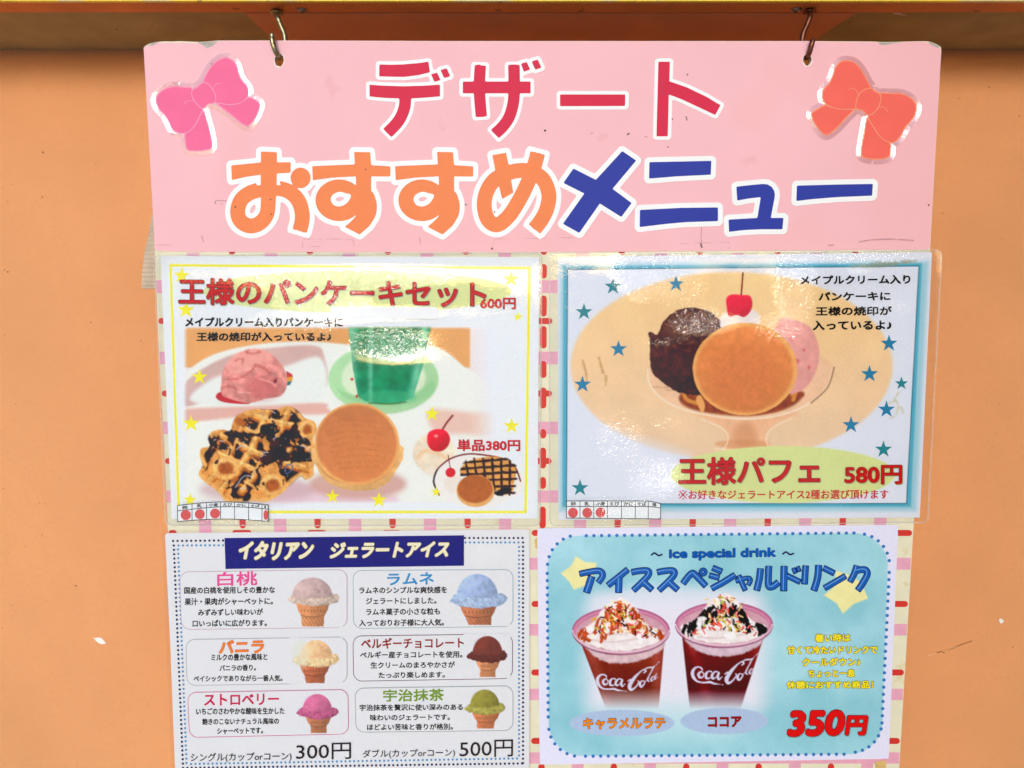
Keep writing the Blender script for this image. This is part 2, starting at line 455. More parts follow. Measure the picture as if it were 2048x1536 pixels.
def film_edge(quad, r, parent, lift, hf):
    'the thin sealed margin that shows as a pale line round a laminated sheet'
    global EDGE
    if EDGE is None: EDGE = mat_film('laminate_rim', base_bump=0.1, rough=0.15, fac=1.5, haze=0.38)
    lo, hi = np.min(quad, 0), np.max(quad, 0)
    V2, F = march([('R', quad, r)], 0.0, 1.6); d = sdf([('R', quad, r)], V2[:, 0], V2[:, 1])
    F = [f for f in F if any(d[v] > -1.4 for v in f)]; use = sorted({v for f in F for v in f}); m = {v: i for i, v in enumerate(use)}
    V2 = V2[use]; F = [[m[v] for v in f] for f in F]
    mesh('laminate_rim', P(V2[:, 0], V2[:, 1], lift + 0.00008 + hf(V2[:, 0], V2[:, 1])), F, EDGE, parent)
def blobs(X, Y, L):
    v = np.zeros(np.shape(X))
    for (cx, cy, rx, ry, a) in L: v = np.maximum(v, a * np.clip(1.35 - ((X - cx) / rx) ** 2 - ((Y - cy) / ry) ** 2, 0, 1))
    return v
def bulge(x, y, L):
    h = 0.0
    for (cx, cy, sx, sy, a) in L: h = h + a * 0.001 * np.exp(-((x - cx) / sx) ** 2 / 2 - ((y - cy) / sy) ** 2 / 2)
    return h
def star(cx, cy, r, rot=0.0, inner=0.39):
    return [(cx + (r if i % 2 == 0 else r * inner) * math.sin(rot + i * math.pi / 5), cy - (r if i % 2 == 0 else r * inner) * math.cos(rot + i * math.pi / 5)) for i in range(10)]
def flat(name, pts, m, parent, lift, hf=None):
    p = np.asarray(pts, float); h = lift + (hf(p[:, 0], p[:, 1]) if hf else 0)
    return mesh(name, P(p[:, 0], p[:, 1], h), [tuple(range(len(p)))[::-1]], m, parent)
def many(name, polys, m, parent, lift, hf=None, kind=None):      # many small flat marks in one part
    V = []; F = []
    for p in polys:
        p = np.asarray(p, float); F.append(tuple(range(len(V) + len(p) - 1, len(V) - 1, -1))); V += list(map(tuple, p))
    V = np.array(V); h = lift + (hf(V[:, 0], V[:, 1]) if hf else 0)
    o = mesh(name, P(V[:, 0], V[:, 1], h), F, m, parent)
    if kind: o['kind'] = kind
    return o
def disc(cx, cy, r, n=14, ry=None): return [(cx + r * math.cos(2 * math.pi * i / n), cy + (ry or r) * math.sin(2 * math.pi * i / n)) for i in range(n)]
def capsule(x0, y0, x1, y1, w, n=6, caps=(1, 1)):
    L = math.hypot(x1 - x0, y1 - y0); ux, uy = (x1 - x0) / L, (y1 - y0) / L; vx, vy = -uy, ux; r = w / 2; out = []
    for (cx, cy, sg, c) in ((x1, y1, 1, caps[1]), (x0, y0, -1, caps[0])):
        if not c: out += [(cx - sg * vx * r, cy - sg * vy * r), (cx + sg * vx * r, cy + sg * vy * r)]; continue
        for i in range(n + 1):
            a = -math.pi / 2 + math.pi * i / n
            out.append((cx + sg * (ux * math.cos(a) * r + vx * math.sin(a) * r) - sg * ux * r, cy + sg * (uy * math.cos(a) * r + vy * math.sin(a) * r) - sg * uy * r))
    return out

# ================================================================== the place: wall, soffit, rail
HB = CAM[2] + 0.2450; SOF = 0.002; YW = (0.2450 + SOF) / 0.3263
wall_m = mat((224, 155, 102), 0.7, 0.07, 7, 0.25, bump=0.7, bscale=300, name='orange_wall_paint', spots=[(190, 0.745, (120, 60, 30), 0.9), (330, 0.60, (218, 146, 94), 0.3), (7, 0.60, (222, 152, 98), 0.25)])
wall = box('wall', (-1.6, YW, 0.0), (1.6, YW + 0.1, HB + 0.05), wall_m); tag(wall, kind='structure')
sof_m = mat((168, 150, 104), 0.85, 0.12, 30, 0.2, bump=0.4, bscale=300, name='olive_soffit_paint', spots=[(120, 0.72, (60, 40, 20), 0.6)])
sof = box('soffit', (-1.6, 0.6625, HB + SOF), (1.6, YW - 0.0005, HB + 0.05), sof_m); tag(sof, kind='structure')
gr_m = mat((190, 184, 174), 0.9, 0.12, 3, 0.2, bump=0.5, bscale=60, name='pale_paving')
side = box('added_shade_wall', (0.56, 0.0, 0.0), (0.70, YW - 0.001, 2.6), mat((112, 98, 84), 0.85, 0.08, 4, 0.2, bump=0.3, bscale=120, name='shade_wall_brown')); tag(side, kind='structure')  # unseen wall, added to make the right side darker
ground = box('ground', (-60, -120, -0.1), (60, YW + 0.1, 0.0), gr_m); tag(ground, kind='structure')  # out of view, added to bounce light up under the rail

def wallpatch(name, pts, m, lift=0.0006):
    p = np.array(pts, float); W = PY(p[:, 0], p[:, 1], YW - lift)
    return mesh(name, W, [tuple(range(len(p)))[::-1]], m, wall)
chip_m = mat((238, 236, 228), 0.8, 0.05, 200, name='bare_plaster')
wallpatch('paint_chip', [(186, 1274), (190, 1276), (196, 1274.5), (203, 1276), (209, 1282), (212, 1287), (205, 1288.5), (198, 1287), (192, 1282)], chip_m)
wallpatch('paint_chip', [(1998, 1238), (2003, 1237), (2006, 1240), (2008, 1243), (2005, 1246), (2001, 1247), (1999, 1244)], chip_m)
sc_m = mat((232, 182, 138), 0.8, name='scratch_edge'); sd_m = mat((150, 90, 52), 0.8, name='scratch_groove')
def ribbon(pts, w): return [(x, y - w / 2) for x, y in pts] + [(x, y + w / 2) for x, y in pts[::-1]]
wallpatch('scratch', ribbon([(1856, 1311), (1866, 1308), (1874, 1306)], 1.6), sc_m)
wallpatch('scratch', ribbon([(1873, 1306), (1882, 1303), (1889, 1306)], 1.8), sd_m)
wallpatch('scratch', ribbon([(1896, 1298.5), (1904, 1295.5), (1913, 1293)], 1.6), sc_m)
wallpatch('scratch', ribbon([(1896, 1300.2), (1904, 1297.4), (1918, 1291), (1932, 1286), (1945, 1282)], 1.4), sd_m)

rail = thing('wooden_rail', 'orange painted wooden rail with a worn yellow front edge that the menu board hangs from', 'rail', (0, 0.645, HB))
rw = mat((216, 122, 58), 0.55, 0.12, 25, 0.4, bump=0.25, bscale=150, name='orange_rail_paint', spots=[(60, 0.68, (110, 40, 12), 0.6), (300, 0.72, (90, 34, 10), 0.6)])
box('underside_board', (-1.6, 0.6403, HB), (1.6, 0.662, HB + 0.05), rw, rail, bevel=0.0006)
ry = mat((250, 205, 60), 0.4, 0.05, 30, 0.5, name='yellow_gloss_paint', spots=[(14, 0.56, (214, 196, 140), 0.8), (40, 0.64, (110, 84, 50), 0.85)])
box('front_strip', (-1.6, 0.6360, HB - 0.0011), (1.6, 0.6400, HB + 0.05), ry, rail, bevel=0.0005)

# reddish board fixed flat under the soffit
bp_m = mat((214, 146, 106), 0.8, 0.06, 18, 0.25, bump=0.2, name='reddish_panel_paint')
q = [PZ(491, 27, HB + SOF - 0.0016), PZ(1712, 27, HB + SOF - 0.0016), PZ(1666, 55, HB + SOF - 0.0016), PZ(1662, 58, HB + SOF - 0.0016), PZ(1618, 90, HB + SOF - 0.0016), PZ(556, 90, HB + SOF - 0.0016), PZ(520, 54, HB + SOF - 0.0016), PZ(516, 53, HB + SOF - 0.0016)]
q = [np.array(v) for v in q]
V = [v for v in q] + [v + np.array([0, 0, 0.0015]) for v in q]; n = len(q)
o = mesh('soffit_panel', V, [tuple(range(n))] + [tuple(range(2 * n - 1, n - 1, -1))] + [((i + 1) % n, i, i + n, (i + 1) % n + n) for i in range(n)], bp_m)
tag(o, 'reddish brown panel fixed under the dark soffit right behind the board hooks', 'panel')
def bit(name, pts, m, Zh, parent=None):
    p = np.array(pts, float); W = PZ(p[:, 0], p[:, 1], Zh); return mesh(name, W, [tuple(range(len(p)))], m, parent)
o = bit('torn_tape', [(1784, 27.5), (1790, 25.5), (1800, 26), (1806, 28.5), (1812, 30), (1811, 32), (1804, 30.5), (1795, 29.5)], mat((205, 190, 175), 0.6, name='torn_tape'), HB - 0.0004)
tag(o, 'tiny torn scrap of pale tape stuck below the rail right of the right hook', 'tape scrap')

# screws and hooks
steel = mat((150, 140, 128), 0.32, 0.15, 300, 0.5, name='steel', metal=0.9)
def screw(px, py, label):
    c = PZ(px, py, HB); t = thing('dome_screw', label, 'screw', c, 'dome screws in the rail'); V = []; Fc = []; R, H, seg = 0.0040, 0.0026, 16
    prof = [(R, 0), (R, -0.0004), (R * 0.92, -H * 0.45), (R * 0.72, -H * 0.75), (R * 0.42, -H * 0.95), (R * 0.16, -H)]
    for (r, z) in prof:
        for s in range(seg): V.append(c + np.array([r * math.cos(2 * math.pi * s / seg), r * math.sin(2 * math.pi * s / seg), z]))
    for i in range(len(prof) - 1):
        for s in range(seg): Fc.append((i * seg + s, i * seg + (s + 1) % seg, (i + 1) * seg + (s + 1) % seg, (i + 1) * seg + s)[::-1])
    Fc.append(tuple(range((len(prof) - 1) * seg, len(prof) * seg))[::-1])
    mesh('screw_head', V, Fc, steel, t, smooth=True)
    for a in (0.4, 0.4 + math.pi / 2):
        d = np.array([math.cos(a), math.sin(a), 0]) * 0.0014; e = np.array([-math.sin(a), math.cos(a), 0]) * 0.0003; z = np.array([0, 0, -H - 0.00005])
        mesh('cross_slot', [c - d - e + z, c + d - e + z, c + d + e + z, c - d + e + z], [(0, 1, 2, 3)], mat((20, 16, 12), 0.8, name='dark_slot'), t)  # slot drawn as two flat dark bars on the head
screw(604, 19, 'steel dome screw in the rail right of the left hook')
screw(1593, 18, 'steel dome screw in the rail left of the right hook')
def hook(fx, fy, shaft, tip, label, col, rgh):
    m = mat(col, rgh, 0.25, 220, 0.5, bump=0.2, bscale=500, name='hook_metal', metal=0.85, spots=[(260, 0.56, (70, 38, 18), 0.7)])
    c = PZ(fx, fy, HB); t = thing('screw_hook', label, 'hook', c, 'screw hooks holding the board')
    seg = 20; V = []; Fc = []; prof = [(0.0030, 0.0), (0.0030, -0.0014), (0.0052, -0.0018), (0.0056, -0.0024), (0.0050, -0.0030), (0.0022, -0.0034)]
    for (r, z) in prof:
        for s in range(seg): V.append(c + np.array([r * math.cos(2 * math.pi * s / seg), r * math.sin(2 * math.pi * s / seg), z]))
    for i in range(len(prof) - 1):
        for s in range(seg): Fc.append((i * seg + s, i * seg + (s + 1) % seg, (i + 1) * seg + (s + 1) % seg, (i + 1) * seg + s)[::-1])
    Fc.append(tuple(range((len(prof) - 1) * seg, len(prof) * seg))[::-1])
    mesh('flange', V, Fc, m, t, smooth=True)
    pts = [c + np.array([0, 0, -0.002])] + [P(x, y, l) for x, y, l in shaft] + [P(x, y, l) for x, y, l in tip]
    tube('bent_rod', pts, 0.0020, m, t)
hook(553, 20, [(555, 34, -.0105), (561, 50, -.0105), (568, 66, -.0105), (570.5, 84, -.0105), (569, 101, -.0105), (564, 112, -.0085)],
     [(559, 114.5, -.0030), (555, 110, .0028), (549, 97, .0055), (545, 83, .0060), (544, 69, .0060)], 'left screw hook, greenish brass rod passing through the board corner hole', (150, 140, 105), 0.34)
hook(1619.5, 18, [(1620, 33, -.0105), (1614, 50, -.0105), (1607, 66, -.0105), (1604, 84, -.0105), (1605, 101, -.0105), (1609, 112, -.0085)],
     [(1613, 115, -.0030), (1617, 109, .0028), (1622, 94, .0055), (1625.5, 80, .0060)], 'right screw hook, rusty brown rod passing through the board corner hole', (118, 72, 56), 0.42)

# ================================================================== the hanging menu board
TH = 0.005
board = thing('menu_board', 'large pink headed menu board hanging from two hooks with chipped top corners', 'menu board', P(1024, 768, -TH))
edge_top = [(287, 92), (292, 91), (300, 87), (306, 85.5), (312, 84), (318, 83.5), (330, 82.5), (345, 83), (360, 82), (376, 83), (392, 83.5), (404, 84), (414, 83), (424, 82), (436, 81), (560, 80.8), (900, 82), (1300, 82), (1600, 82), (1748, 83), (1760, 84), (1776, 84), (1800, 83.5), (1830, 82.5), (1855, 82.3), (1864, 84.5), (1872, 88), (1878, 91), (1883, 95)]
core_m = mat((222, 216, 188), 0.75, 0.05, 60, 0.3, name='board_core', spots=[(45, 0.66, (206, 180, 120), 0.5)])
holes = [('-E', 558.5, 120.5, 9.2, 13.5), ('-E', 1614.5, 119.5, 8.6, 12.5)]
shape('panel', [('P', edge_top + [(1860, 500), (1797, 1560), (360, 1560), (317.5, 685), (307, 440)])] + holes, core_m, board, 0, cell=9.0, thick=TH)
pink_m = mat((250, 186, 192), 0.5, 0.03, 9, 0.15, name='pink_header_paint', spots=[(5, 0.52, (240, 172, 172), 0.30), (34, 0.68, (224, 156, 160), 0.3), (230, 0.79, (150, 96, 96), 0.8)])
hdr_top = [(287, 92.5), (296, 92), (304, 91), (311, 88), (316, 85.5), (322, 85), (330, 86.5), (341, 84.5), (352, 86.5), (366, 84), (378, 86.5), (392, 86), (400, 87.5), (407, 89.5), (411, 94), (414, 96), (419, 93.5), (424, 91.5), (430, 87), (436, 82.5), (442, 81.6), (560, 81.2), (900, 82.4), (1300, 82.4), (1600, 82.4), (1748, 84), (1756, 85), (1762, 88), (1770, 89.5), (1779, 88), (1784, 86), (1796, 86.2), (1803, 84.5), (1830, 83), (1850, 83.2), (1856, 86), (1864, 90), (1872, 94.5), (1879, 95.2), (1882.5, 98)]
shape('header_sheet', [('P', hdr_top + [(1859.5, 499), (1700, 500), (1100, 504), (700, 504), (400, 503.5), (310, 502), (306.6, 440)])] + holes, pink_m, board, 0.00045, cell=6.0, thick=0.0004)
torn_m = mat((176, 168, 158), 0.85, 0.25, 250, 0.2, bump=0.8, name='torn_foam')
for pts in ([(288, 92.2), (296, 91), (304, 86.5), (312, 84.6), (318, 84.5), (312, 87.5), (304, 91)], [(395, 84.5), (404, 85), (414, 84), (424, 83), (435, 81.8), (430, 87.5), (424, 92), (419, 94), (413, 96.5), (409, 93), (404, 89), (398, 86.5)],
            [(1756, 85), (1776, 85), (1798, 84.5), (1802, 85.5), (1784, 87), (1778, 89), (1768, 90.5), (1760, 88.5)], [(1857, 83.5), (1864, 85.5), (1872, 89), (1878, 92), (1880, 95), (1874, 95.2), (1866, 91.5)]):
    flat('torn_edge', pts, torn_m, board, 0.00062)
for (cx, cy, rx, ry) in ((558.5, 120.5, 9.2, 13.5), (1614.5, 119.5, 8.6, 12.5)):
    shape('hole_rim', [('E', cx, cy + 0.6, rx + 2.0, ry + 2.0), ('-E', cx, cy, rx, ry)], mat((248, 214, 212), 0.45, 0.05, 300, name='worn_hole_rim'), board, 0.0007, cell=1.2)

# gingham print on the lower part of the board, laid out on a square grid in board space
def bx(px, py): d = P(px, py) - B0; return d[0], float(np.dot(d, np.cross(np.array([1., 0, 0]), NB)))
UB = np.cross(np.array([1., 0, 0]), NB); UB = UB if UB[2] > 0 else -UB
def bpx(u, v):                     # board metres -> photo pixels
    w_ = B0 + u * RT + v * UB - CAM; z = w_ @ FW
    return 1024 + F_PX * (w_ @ RT) / z, 768 - F_PX * (w_ @ UP) / z
def buv(px, py): d = P(px, py) - B0; return float(d @ RT), float(d @ UB)
u0, v0 = buv(1087, 642); u1, _ = buv(1238, 642); _, v1 = buv(1087, 787); PU, PV = abs(buv(787, 1050)[0] - buv(1087, 1050)[0]) / 2, abs(buv(1087, 922)[1] - buv(1087, 642)[1]) / 2
pinks, crosses, reds = [], [], []
def q_uv(a, b, c, d): return [bpx(a, b), bpx(c, b), bpx(c, d), bpx(a, d)]
def edges_at(v):                   # board left/right limits at height v
    _, py = bpx(0, v); xl = 308.5 + (py - 500) * 0.0487; xr = 1859 - (py - 500) * 0.0588
    return buv(xl, py)[0], buv(xr, py)[0]
HW = PU * 0.082; RW = PU * 0.042; vt, vbm = buv(1024, 505.5)[1], buv(1024, 1556)[1]
urange = range(-6, 7); vrange = range(-1, 8)
for k in vrange:
    vc = v0 - (k + 0.52) * PV; l, r = edges_at(vc)
    if vc + HW < vt and vc > vbm: pinks.append(q_uv(l + .0003, vc + HW, r - .0003, vc - HW))
for k in urange:
    uc = u0 + (k + 0.5) * PU
    if edges_at(vbm)[0] + HW < uc < edges_at(vt)[1] - HW: 
        tl, tr = edges_at(vt - 0)[0], edges_at(vbm)[1]
        vb_ = vbm if uc < tr - HW else vbm
        pinks.append(None); crosses.append(q_uv(uc - HW, vt, uc + HW, vb_))
pk_m = mat((226, 164, 184), 0.6, 0.06, 120, 0.3, name='pink_gingham_ink'); rd_m = mat((208, 66, 60), 0.5, 0.07, 200, 0.3, name='red_gingham_ink')
for q_ in [p for p in pinks if p]: many('pink_band', [q_], pk_m, board, 0.00012)
for q_ in crosses: many('pink_band', [q_], pk_m, board, 0.00022)
VD = [(470, 510), (528, 557), (591, 633), (652, 697), (722, 756), (775, 817), (858, 877), (895, 937), (954, 978), (1013, 1057), (1527, 1570)]
vb = [(buv(1087, a)[1], buv(1087, b_)[1]) for a, b_ in VD]
for i in urange:
    uc = u0 + i * PU
    for (va, vc) in vb:
        va, vc = min(va, vt), max(vc, vbm); l, r = edges_at(vc)
        if l + RW < uc < r - RW and va > vc + 0.001:
            (xa, ya), (xb, yb) = bpx(uc, va), bpx(uc, vc); reds.append(capsule(xa, ya, xb, yb, 12.6, caps=(0 if va == vt else 1, 1)))
hz = []
for y in (642, 787, 922, 1066, 1208, 1345, 1482):
    vc = buv(1087, y)[1]; l, r = edges_at(vc)
    for i in urange:
        ua, ub = max(u0 + i * PU - 0.145 * PU, l + 0.0004), min(u0 + i * PU + 0.115 * PU, r - 0.0006)
        if ub - ua > 0.004 and ub < r - 0.02: hz.append((ua, ub, vc))
    hz.append((r - 0.017, r - 0.0006, vc))
hp = []
for ua, ub, vc in hz:
    (xa, ya), (xb, yb) = bpx(ua, vc), bpx(ub, vc); hp.append(capsule(xa, ya, xb, yb, 12.0))
for q_ in hp: many('red_dash', [q_], rd_m, board, 0.00040)
for q_ in reds: many('red_dash', [q_], rd_m, board, 0.00032)

# title
_LC = [0]
def letter(prims, col, lw, dx=0):
    _LC[0] += 1
    o = shape('title_letter', prims, mat(col, 0.5, 0.03, 60, 0.12, name='title_paint', spots=[(260, 0.78, (90, 50, 50), 0.8)]), board, 0.00080, cell=2.2)
    shape('outline', prims, mat((246, 247, 244), 0.45, 0.02, 60, name='white_outline'), o, 0.00058 + 0.000014 * _LC[0], off=lw, cell=2.6)
RED, ORG, BLU = (214, 62, 86), (240, 138, 92), (64, 74, 160)
T1 = (720, 100, 5.12); T2 = (1100, 100, 5.12); O1 = (440, 280, 5.12); O2 = (780, 280, 5.12); M1 = (1100, 280, 5.12); N1 = (1420, 280, 5.12)
letter(zp([('P', [(198, 148), (330, 151), (450, 147), (600, 134), (700, 119), (716, 228), (600, 256), (450, 275), (196, 270)]), ('P', [(97, 355), (250, 366), (450, 371), (650, 366), (818, 354), (820, 475), (650, 488), (520, 496), (400, 496), (250, 490), (97, 475)]),
           ('S', [(462, 460), (460, 560), (432, 655), (380, 745), (282, 848)], 120), ('P', [(727, 248), (790, 232), (824, 308), (762, 326)]), ('P', [(824, 205), (888, 187), (924, 268), (862, 288)])], *T1), RED, 7)
letter(zp([('S', [(1232, 158), (1222, 400), (1242, 682)], 116), ('S', [(1576, 155), (1578, 330), (1572, 520), (1530, 680), (1460, 785), (1383, 858)], 118), ('P', [(1053, 323), (1747, 323), (1747, 443), (1053, 443)]),
           ('P', [(1648, 140), (1707, 122), (1743, 200), (1678, 222)]), ('P', [(1758, 117), (1820, 98), (1858, 180), (1795, 202)])], *T1), RED, 7)
letter(zp([('P', [(103, 455), (771, 455), (769, 573), (103, 575)])], *T2), RED, 7)
letter(zp([('P', [(1110, 120), (1228, 120), (1222, 320), (1216, 455), (1206, 884), (1090, 884)]), ('P', [(1200, 318), (1222, 320), (1400, 382), (1600, 478), (1746, 565), (1692, 665), (1500, 575), (1350, 505), (1218, 455), (1200, 455)])], *T2), RED, 7)
letter(zp([('P', [(420, 118), (583, 125), (580, 430), (576, 560), (500, 620), (415, 570)]), ('P', [(115, 260), (420, 230), (724, 228), (722, 335), (583, 342), (422, 355), (270, 376), (122, 410)]),
           ('S', [(497, 470), (495, 620), (478, 760), (408, 850), (310, 880), (215, 835), (180, 740), (212, 620), (300, 545), (420, 508), (560, 492), (700, 525), (800, 618), (840, 745), (838, 840), (815, 928)], 152), ('E', 825, 388, 102, 105)], *O1), ORG, 10)
SU = [('P', [(1373, 122), (1537, 125), (1548, 260), (1548, 560), (1480, 640), (1392, 560), (1392, 400)]), ('P', [(944, 268), (1200, 257), (1390, 250), (1548, 258), (1745, 270), (1743, 374), (1548, 372), (1390, 372), (1150, 385), (950, 412)]),
      ('E', 1220, 617, 242, 213), ('P', cr([(1420, 560), (1548, 525), (1595, 610), (1606, 690), (1590, 780), (1530, 880)], 5, False).tolist() + [(1430, 968), (1275, 888)] + cr([(1330, 845), (1390, 780), (1420, 715)], 4, False).tolist()),
      ('-Q', [(1133, 600), (1160, 555), (1225, 530), (1290, 545), (1342, 566), (1305, 640), (1240, 678), (1180, 674), (1145, 645)])]
letter(zp(SU, *O1), ORG, 10)
letter(zp(SU, *O1, dx=165.8), ORG, 10)
letter(zp([('P', [(1047, 155), (1188, 130), (1215, 260), (1262, 540), (1148, 605), (1080, 320)]),
           ('S', [(1512, 135), (1470, 290), (1405, 450), (1320, 620), (1215, 780), (1100, 868), (1005, 820), (965, 680), (990, 530), (1080, 400), (1250, 325), (1420, 318), (1560, 395), (1625, 545), (1610, 690), (1555, 810), (1480, 910)], 152)], *O2), ORG, 10)
letter(zp([('P', [(740, 113), (882, 210), (640, 500), (510, 650), (300, 952), (132, 858), (352, 548), (470, 408)]), ('P', [(240, 292), (470, 408), (640, 500), (836, 645), (730, 788), (510, 650), (352, 548), (137, 440)])], *M1), BLU, 10)
letter(zp([('P', [(1018, 227), (1652, 213), (1646, 355), (1300, 372), (1014, 395)]), ('P', [(921, 716), (1340, 695), (1720, 690), (1720, 830), (1400, 840), (1200, 858), (918, 892)])], *M1), BLU, 10)
letter(zp([('P', [(270, 478), (400, 463), (540, 450), (590, 455), (632, 480), (658, 520), (665, 560), (660, 600), (622, 798), (752, 798), (742, 914), (520, 914), (350, 922), (195, 940), (190, 815), (485, 798), (520, 585), (400, 598), (278, 620)])], *N1), BLU, 10)
letter(zp([('P', [(890, 467), (1300, 456), (1668, 450), (1660, 570), (1300, 585), (1050, 605), (884, 625)])], *N1), BLU, 10)

# scuffs and tape outlines on the header
sc1 = mat((206, 146, 152), 0.7, 0.2, 200, name='grime'); sc2 = mat((110, 80, 78), 0.7, name='dark_grime')
rng = random.Random(3)
def scuffline(pts, w, m): shape('scuff', [('S', pts, w, 'hard')], m, board, 0.00055, cell=1.5)
for pts, w_, m in (([(606, 478), (640, 479), (676, 478), (706, 480), (709, 494)], 1.4, sc1), ([(606, 478), (605, 494), (640, 493)], 1.3, sc1), ([(430, 402), (440, 401), (452, 402), (464, 400)], 2.2, sc1), ([(430, 402), (430, 407), (446, 408)], 1.2, sc2),
                   ([(403, 471), (406, 480), (408, 484)], 2.4, sc1), ([(984, 492), (990, 478), (1060, 477), (1145, 475)], 1.2, sc1), ([(1360, 490), (1362, 487), (1458, 484), (1459, 498)], 1.3, sc1),
                   ([(1402, 443), (1403, 460), (1402, 476), (1404, 492)], 2.0, sc1), ([(1401, 487), (1404, 496)], 3.0, sc2), ([(1718, 484), (1740, 480), (1780, 478), (1828, 481)], 3.0, sc1), ([(1655, 491), (1668, 490)], 3.0, sc1),
                   ([(312, 490), (328, 490), (352, 491)], 1.3, sc1), ([(839, 474), (841, 490)], 1.8, sc1), ([(1344, 240), (1345, 237)], 3.0, sc2), ([(1371, 232), (1374, 238), (1373, 241)], 2.0, sc2), ([(1180, 268), (1186, 265)], 2.2, sc1), ([(1254, 270), (1259, 266)], 3.0, sc2), ([(1288, 272), (1296, 275)], 2.0, sc1)):
    scuffline(pts, w_, m)
for (x, y, r) in ((470.5, 414, 1.9), (542.5, 428.5, 1.6), (541, 399, 1.6), (731, 339, 1.5), (989, 424, 1.6), (931.5, 409, 1.8), (1090, 261, 2.4), (1375, 149, 1.6), (1336, 294, 1.5), (984, 497, 2.2), (1857.5, 410, 2.0), (424, 128, 1.4)):
    flat('speck', disc(x, y, r, 7), sc2, board, 0.00095)

# ================================================================== ribbon bow stickers
STK_F = mat_film('clear_sticker_edge', base_bump=0.15, rough=0.2, fac=3.0, tint=(0.92, 0.86, 0.86))
def bow(label, col, line, loops, knot, tails, accents, o3, snug=None):
    allp = zp([('Q', l) for l in loops] + [('Q', knot)] + [('P', cr(t, 4).tolist()) for t in tails], *o3)
    lo, hi = bounds(allp); c = (lo + hi) / 2
    t = thing('bow_sticker', label, 'sticker', P(c[0], c[1], 0.0006), 'bow stickers on the header')
    mc = mat(col, 0.5, 0.04, 40, 0.1, name='bow_ink'); ml = mat(line, 0.5, 0.02, 40, 0.1, name='bow_line_ink')
    shape('line_base', allp, ml, t, 0.00085, off=1.5, cell=2.2)
    for i, l in enumerate(loops):
        lp = zp([('Q', l)], *o3) + [('-Q', p[1]) for p in zp([('Q', [(x, y) for x, y in knot])], *o3)]
        shape('loop', lp, mc, t, 0.00100, off=-1.0, cell=2.2)
    shape('knot', zp([('Q', knot)], *o3), mc, t, 0.00100, off=-1.2, cell=2.0)
    for tl in tails:
        tp = zp([('P', cr(tl, 4).tolist())], *o3) + [('-Q', p[1]) for p in zp([('Q', l) for l in loops], *o3)] + [('-Q', p[1]) for p in zp([('Q', knot)], *o3)]
        shape('ribbon_tail', tp, mc, t, 0.00100, off=-1.2, cell=2.0)
    for a in accents: shape('fold_line', zp([('S', a, 9, 'round')], *o3), ml, t, 0.00112, cell=1.4)
    # clear sticker sheet with a domed rim that catches the light
    V2, Fc = march(allp, 10.5, 2.0)
    d = sdf(allp, V2[:, 0], V2[:, 1]) - 10.5
    sl_ = snug(V2[:, 0], V2[:, 1]) if snug else 1.0       # how steep the domed rim is: nearly flat where the sticker lies snug
    t_ = np.clip(-d / 10.5, 0, 1); sl_ = sl_ + 0 * d
    h = 0.00118 + 0.0009 * np.where(sl_ > 0, sl_ * t_, -sl_ * (1 - t_))      # negative where the rim has lifted
    W = P(V2[:, 0], V2[:, 1], h)
    out = np.max([sdf(allp, V2[:, 0] + 5 * math.cos(a), V2[:, 1] + 5 * math.sin(a)) for a in np.arange(8) * math.pi / 4], axis=0)
    Fc = [f for f in Fc if any(out[v] > 3.2 for v in f) and all(d[v] > -10.0 for v in f)]
    mesh('clear_border', W, Fc, STK_F, t, smooth=True, attr=0.12 + 0 * d)
    return t
B1 = (280, 80, 6.143); B2 = (1590, 90, 6.143)
bow('pink bow sticker with clear border at the top left of the pink header', (244, 116, 156), (248, 152, 184),
    [[(780, 520), (830, 400), (910, 290), (1000, 232), (1080, 222), (1160, 275), (1195, 350), (1215, 430), (1260, 510), (1310, 570), (1330, 640), (1310, 710), (1230, 770), (1100, 792), (980, 775), (920, 765), (925, 700), (900, 620), (850, 550)],
     [(640, 595), (540, 582), (400, 575), (280, 620), (210, 690), (200, 760), (240, 850), (310, 920), (360, 1010), (400, 1090), (470, 1138), (550, 1140), (620, 1110), (700, 1000), (755, 880), (765, 845), (690, 780), (640, 700)]],
    [(640, 620), (700, 580), (780, 523), (850, 550), (900, 620), (930, 700), (915, 765), (830, 790), (765, 840), (690, 780), (642, 700)],
    [[(950, 778), (1100, 795), (1230, 770), (1330, 708), (1400, 730), (1468, 785), (1440, 900), (1390, 990), (1320, 1052), (1230, 1010), (1100, 900)],
     [(770, 870), (820, 1000), (860, 1150), (880, 1280), (870, 1330), (790, 1352), (680, 1360), (590, 1350), (562, 1290), (555, 1150), (620, 1110), (700, 1010)]],
    [[(900, 610), (915, 560), (950, 535), (990, 535)], [(540, 800), (555, 765), (600, 747), (655, 752)]], B1,
    lambda x, y: np.where((x < 358) & (y < 268), -0.75, np.where((x < 440) & (y > 240), 0.35, 0.6)))
